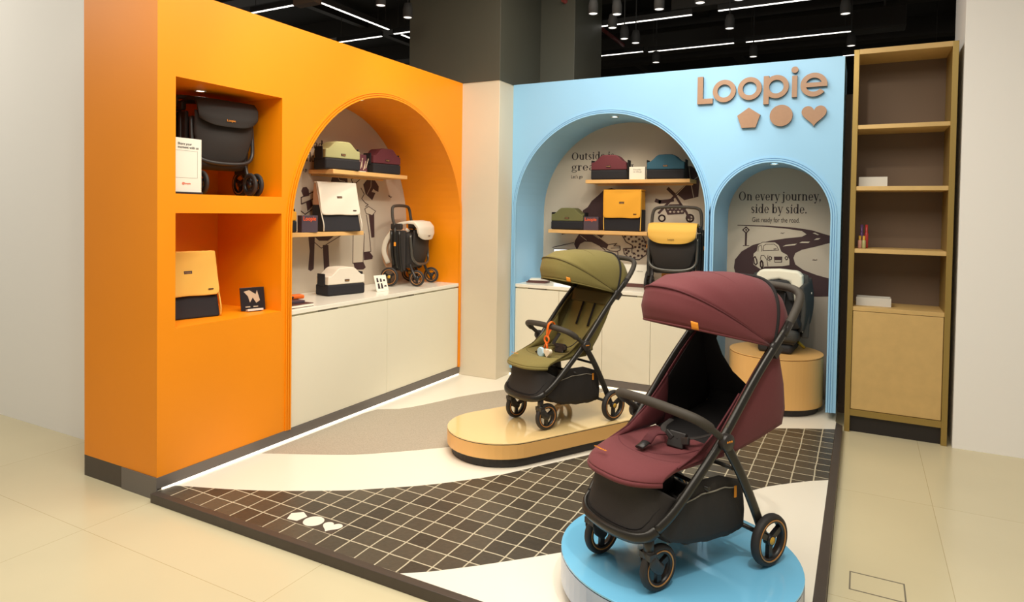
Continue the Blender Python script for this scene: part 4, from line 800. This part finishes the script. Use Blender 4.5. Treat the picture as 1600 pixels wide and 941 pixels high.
organiser('maroon organiser bag at the left of the upper shelf in the wide blue arch', (1.18, .44, 1.8085), R(3), 'bag_maroon', .335, .225)
organiser('teal organiser bag at the right of the upper shelf in the wide blue arch', (1.70, .44, 1.8085), R(3), 'bag_teal', .33, .215)
organiser('olive organiser bag at the left of the lower shelf in the wide blue arch', (.775, .45, 1.3415), R(2), 'bag_olive', .325, .205)

def backpack(label, loc, rz, m_, side_m, w_=.335, h=.365, d=.16, slant=.03, pip='bag_yellow', split=.17):
    t = T('flap_backpack', label, 'bag', loc, rz, None)
    def blk(z0, z1, y0, y1a, y1b, mm, nm, ww=0):
        # wedge: front leans back from y0 at z0 to y1a at z1
        P = [(y0, z0), (d/2, z0), (d/2-y1b, z1), (y1a, z1)]
        return O(nm, MB().prism(P, -w_/2+ww, w_/2-ww, lambda a, b, g: (g, a, b)), mm, t, bevel=.012, seg=3)
    ys = lambda z: -d/2+slant*2.0*z/h
    blk(0, split+.03, -d/2, ys(split+.03)+.0, .0, 'bag_black', 'lower_body')
    blk(split+.02, h, ys(split+.02)+.001, ys(h)+.001, .015, side_m, 'upper_body', .002)
    z0 = split-.05
    def flap(u, v):
        a = 2*u-1; z = lerp(h+.006, z0, min(1, max(0, (v-.15)/.85))); y = ys(z)-.014 if v > .15 else lerp(.05, ys(h)-.014, v/.15)
        cr_ = .018*max(0, (v-.92)/.08)**2; x = a*(w_/2+.004-cr_); zz = z+.0015*sin(5*a+2*v)*(v > .3) - .0
        return (x, y+.003*sin(7*v+4*a)-.006*sin(pi*v), zz)
    fl = O('flap', MB().grid(flap, 14, 20), m_, t, solid=.014, bevel=.003)
    for s in (1, -1): O('side_piping', MB().tube(cr([(s*(w_/2-.002), ys(h)+.002, h), (s*(w_/2+.002), ys(z0)-.004, z0+.02), (s*(w_/2+.001), -d/2-.002, .06), (s*(w_/2-.001), -d/2-.001, .004)], 4), .0045, 8), pip, t)
    zc = lerp(z0, h, .56); lp = O('logo_patch', MB().box((0, ys(zc)-.0285, zc), (.046, .004, .018), (-slant*2/h*.9, 0, 0)), 'patch', t, bevel=.001)
    text_mesh('patch_lettering', 'Loopie', .0135, 'patch_ink', lp, (-.019, ys(zc)-.031, zc-.005), sx=1)
    O('small_tag', MB().box((w_*.36, ys(z0+.035)-.026, z0+.035), (.03, .003, .007)), 'patch', t)
    return t
backpack('white flap backpack on the lower shelf of the orange arch', (-.42, -1.43, 1.3285), R(76), 'bag_white', 'bag_pink', .345, .375, .17, .055, 'bag_white', .18)
backpack('bright yellow flap backpack on the lower shelf of the wide blue arch', (1.315, .46, 1.3415), R(0), 'bag_yellow', 'bag_yellow', .345, .365, .16, .008, 'bag_yellow_pale', .17)
backpack('pale yellow flap backpack in the lower square niche of the orange wall', (-.27, -2.865, .8505), R(76), 'bag_yellow_pale', 'bag_yellow', .34, .375, .17, .055, 'bag_yellow_pale', .18)

# cards, boxes and signs ------------------------------------------------------
def card(name, label, cat, loc, rz, w_, h, th, m_, lean=0, group=None):
    t = T(name, label, cat, loc, rz, group)
    t.rotation_euler = (-lean, 0, rz); b = O('board', MB().b2(-w_/2, w_/2, 0, th, 0, h), m_, t, bevel=.0015); return t, b
for lab, loc, rz in (('dark Loopie box behind the booklets on the worktop in the orange arch', (-.36, -2.06, .8425), R(84)), ('dark Loopie box between the yellow bag and the white backpack on the lower orange shelf', (-.34, -1.80, 1.3285), R(84)), ('dark Loopie box between the olive bag and the yellow backpack in the blue arch', (1.015, .385, 1.3415), R(2))):
    hh = .165 if 'worktop' in lab else .125
    t, b = card('product_box', lab, 'box', loc, rz, .15 if 'worktop' in lab else .145, hh, .05, 'card_dark')
    text_mesh('box_lettering', 'Loopie', .042, 'ink_orange', b, (-.062, -.0012, hh*.70), sx=1.0, bold=.0008)
t, b = card('photo_card', 'small maroon and cream photo card between the two bags on the upper orange shelf', 'card', (-.42, -1.155, 1.8105), R(80), .14, .15, .01, 'photo_maroon', .1)
im = MB()
for i in range(9): x = -.06+.015*i; im.prism(lineq(x, .02+.01*(i % 3), x+.03-.02*(i % 2), .12-.012*(i % 4), .007), -.0008, -.0002, lambda a, b_, g: (a, g, b_))
O('picture', im, 'photo_light', b); O('holder', MB().b2(-.04, .04, -.02, .02, 0, .006), 'paper_white', t)
t, b = card('info_card', 'white printed card between the two bags on the upper blue shelf', 'card', (1.435, .42, 1.8085), R(3), .145, .115, .035, 'paper_white')
text_mesh('card_lettering', 'Everyday\non the go', .02, 'piping', b, (-.035, -.001, .085), sx=1)
t, b = card('price_card', 'tilted white card with small pictures beside the folded white stroller', 'card', (-.17, -1.16, .8435), R(80), .125, .135, .004, 'paper_white', .32)
im = MB()
for i, (x, z, w_, h_) in enumerate(((-.035, .095, .022, .036), (0, .092, .022, .028), (.034, .090, .022, .016), (-.032, .045, .024, .044), (0, .045, .022, .044), (.036, .042, .028, .012))): im.prism([(x-w_/2, z-h_/2), (x+w_/2, z-h_/2), (x+w_*.35, z+h_/2), (x-w_*.3, z+h_/2)], -.0008, -.0001, lambda a, b_, g: (a, g, b_))
O('pictures', im, 'ink', b)
t, b = card('photo_card', 'black photo card in a clear foot in the lower square niche', 'card', (-.14, -2.48, .856), R(72), .155, .145, .008, 'photo_dark', .2)
O('picture', MB().prism([(-.055, .12), (-.02, .128), (.02, .10), (.03, .125), (.045, .06), (.02, .045), (.0, .08), (-.02, .05), (-.03, .09)], -.0008, -.0001, lambda a, b_, g: (a, g, b_)).b2(-.05, -.02, -.0008, -.0001, .02, .026).b2(.0, .03, -.0008, -.0001, .02, .026), 'photo_light', b)
O('foot', MB().b2(-.05, .05, -.03, .03, -.005, .008), 'acrylic', t)
# poster stand in the upper niche (its code is left blank)
t, b = card('poster_stand', 'cream upright poster stand in front of the black folded stroller', 'sign', (-.075, -3.01, 1.5735), R(88), .20, .31, .006, 'paper_white')
text_mesh('poster_lettering', 'Share your\nmoment with us', .019, 'ink', b, (-.045, -.001, .272), sx=1); text_mesh('poster_lettering', '@loopie', .015, 'ink_orange', b, (-.02, -.001, .055), sx=1)
O('code_frame', MB().b2(-.075, .075, -.0006, 0, .09, .0915).b2(-.075, .075, -.0006, 0, .24, .2415).b2(.0735, .075, -.0006, 0, .09, .24).b2(-.075, -.0735, -.0006, 0, .09, .24), 'piping', b); O('foot', MB().b2(-.09, .09, -.03, .035, 0, .012), 'photo_dark', t, bevel=.002)
# booklets on the left of the orange worktop
t = T('booklet', 'dark brown booklet lying at the left end of the orange arch worktop', 'book', (-.13, -2.16, .8425), R(88)); O('cover', MB().b2(-.12, .10, -.09, .08, 0, .022), 'book_brown', t, bevel=.003); O('pages', MB().b2(-.119, .0985, -.0905, -.088, .004, .018), 'paper_white', t)
t = T('booklet', 'second dark booklet lying on top of the brown booklet', 'book', (-.16, -2.17, .865), R(80)); O('cover', MB().b2(-.10, .08, -.07, .07, 0, .018), 'card_dark', t, bevel=.003)
t = T('orange_case', 'flat orange case resting on the stacked dark booklets', 'case', (-.19, -2.13, .8835), R(70)); O('body', MB().b2(-.09, .09, -.035, .035, 0, .028), 'orange_strap', t, bevel=.010, seg=3); O('button', MB().lathe([(0, -.002), (.009, -.002), (.009, .002), (0, .002)], (0, -.036, .014), 'y', 16), 'patch', t)
# left of the blue worktop
t = T('brochure_stack', 'stack of brown and white brochures at the left end of the blue arch worktop', 'brochures', (.56, .22, .8425), R(6))
for k in range(3): O('brochure', MB().box((.01*k, .006*k, .006+.0115*k), (.19, .13, .011), (0, 0, .12*k)), ('book_brown', 'book_brown', 'paper_white')[k], t, bevel=.001)
O('loose_cover', MB().box((.075, .01, .040), (.09, .11, .003), (0, .12, .3)), 'book_brown', t)
t = T('tabletop_screen', 'white tabletop screen with thin black frame behind the olive stroller canopy', 'screen', (.78, .50, .8425), R(2)); O('bezel', MB().b2(-.185, .185, -.008, .008, .02, .31), 'photo_dark', t, bevel=.002); O('display', MB().b2(-.178, .178, -.0095, -.008, .027, .303), 'screen_white', t); O('stand', MB().b2(-.08, .08, -.05, .05, 0, .02), 'photo_dark', t, bevel=.003)
t = T('gift_box', 'white gift box with a brown base right of the olive stroller handle', 'box', (1.44, .42, .8425), R(3)); O('lid', MB().b2(-.13, .13, -.05, .05, .032, .20), 'paper_white', t, bevel=.002); O('base', MB().b2(-.125, .125, -.055, .055, 0, .032), 'book_brown', t, bevel=.002); text_mesh('box_lettering', 'welcome', .016, 'piping', t, (.02, -.0515, .14), sx=1)

# ---------------------------------------------------------------- child car seat
t = T('child_car_seat', 'grey child car seat with white head insert on the tall round pedestal', 'car seat', (2.665, .27, .4355), R(-4))
def prism_y(poly, y0, y1): return MB().prism(poly, y0, y1, lambda a, b, g: (a, g, b))
O('base', MB().b2(-.125, .125, -.17, .19, 0, .07), 'seat_black', t, bevel=.025, seg=4)
O('base_collar', MB().b2(-.14, .14, -.15, .17, .07, .10), 'plastic_black', t, bevel=.012, seg=3)
def shell(u, v):
    a = 2*u-1; z = lerp(.12, .60, v); wv = .205-.02*v+.012*sin(pi*v)
    ang = a*1.32; return (wv*sin(ang)*1.02, .15-.17*(1-cos(ang))*1.25-.05*(1-v)+.03*v, z+.015*(1-a*a)*v)
O('shell', MB().grid(shell, 24, 14), 'seat_grey', t, solid=.05, bevel=.01)
def cush(u, v):
    a = 2*u-1; y = lerp(.10, -.17, v); return (a*.17, y, .20+.05*a*a+.04*v*(1-.5*a*a)-.03*max(0, v-.8)*5)
O('seat_cushion', MB().grid(cush, 14, 12), 'seat_black', t, solid=.08, bevel=.01)
O('front_shell', MB().b2(-.165, .165, -.19, .10, .09, .19), 'seat_grey', t, bevel=.04, seg=4)
ins = [(-.165, .36), (-.178, .50), (-.17, .60), (-.14, .635), (0, .645), (.14, .635), (.17, .60), (.178, .50), (.165, .36), (.118, .36), (.105, .47), (.08, .545), (0, .565), (-.08, .545), (-.105, .47), (-.118, .36)]
O('head_insert', prism_y(ins, -.045, .045), 'seat_white', t, bevel=.02, seg=4)
O('head_rest', prism_y([(-.115, .40), (-.10, .50), (-.07, .56), (.07, .56), (.10, .50), (.115, .40), (.08, .40), (.055, .475), (-.055, .475), (-.08, .40)], -.075, .03), 'seat_black', t, bevel=.014, seg=3)
O('back_pad', MB().b2(-.12, .12, -.02, .05, .22, .48), 'seat_black', t, bevel=.02, seg=3)
hn = O('harness', MB().tube(cr([(-.05, -.04, .46), (-.045, -.06, .36), (-.012, -.10, .30)], 4), .019, 8, oval=(1, .3)).tube(cr([(.05, -.04, .46), (.045, -.06, .36), (.012, -.10, .30)], 4), .019, 8, oval=(1, .3)), 'seat_black', t)
O('buckle', MB().b2(-.022, .022, -.135, -.105, .25, .31), 'plastic_black', hn, bevel=.006); O('buckle_button', MB().b2(-.006, .012, -.1375, -.1345, .285, .305), 'paper_white', hn)
for s in (1, -1):
    O('side_wing', MB().grid(lambda u, v, s=s: (s*(.198+.022*sin(pi*v)-.03*u*u), lerp(.12, -.10, u), lerp(.22, .58, v)-.06*u*v-.05*u*(1-v)), 8, 12), 'seat_grey', t, solid=.035, bevel=.01)
    O('wing_badge', MB().lathe([(0, -.002), (.007, -.002), (.007, .002), (0, .002)], (s*.236, -.02, .47), 'x', 14), 'paper_white', t)
O('anchor_foot', MB().tube([(.13, .10, .06), (.17, .14, .012)], .012, 8), 'foot_yellow', t); O('warning_label', MB().b2(.185, .188, -.09, -.03, .17, .27), 'paper_white', t)
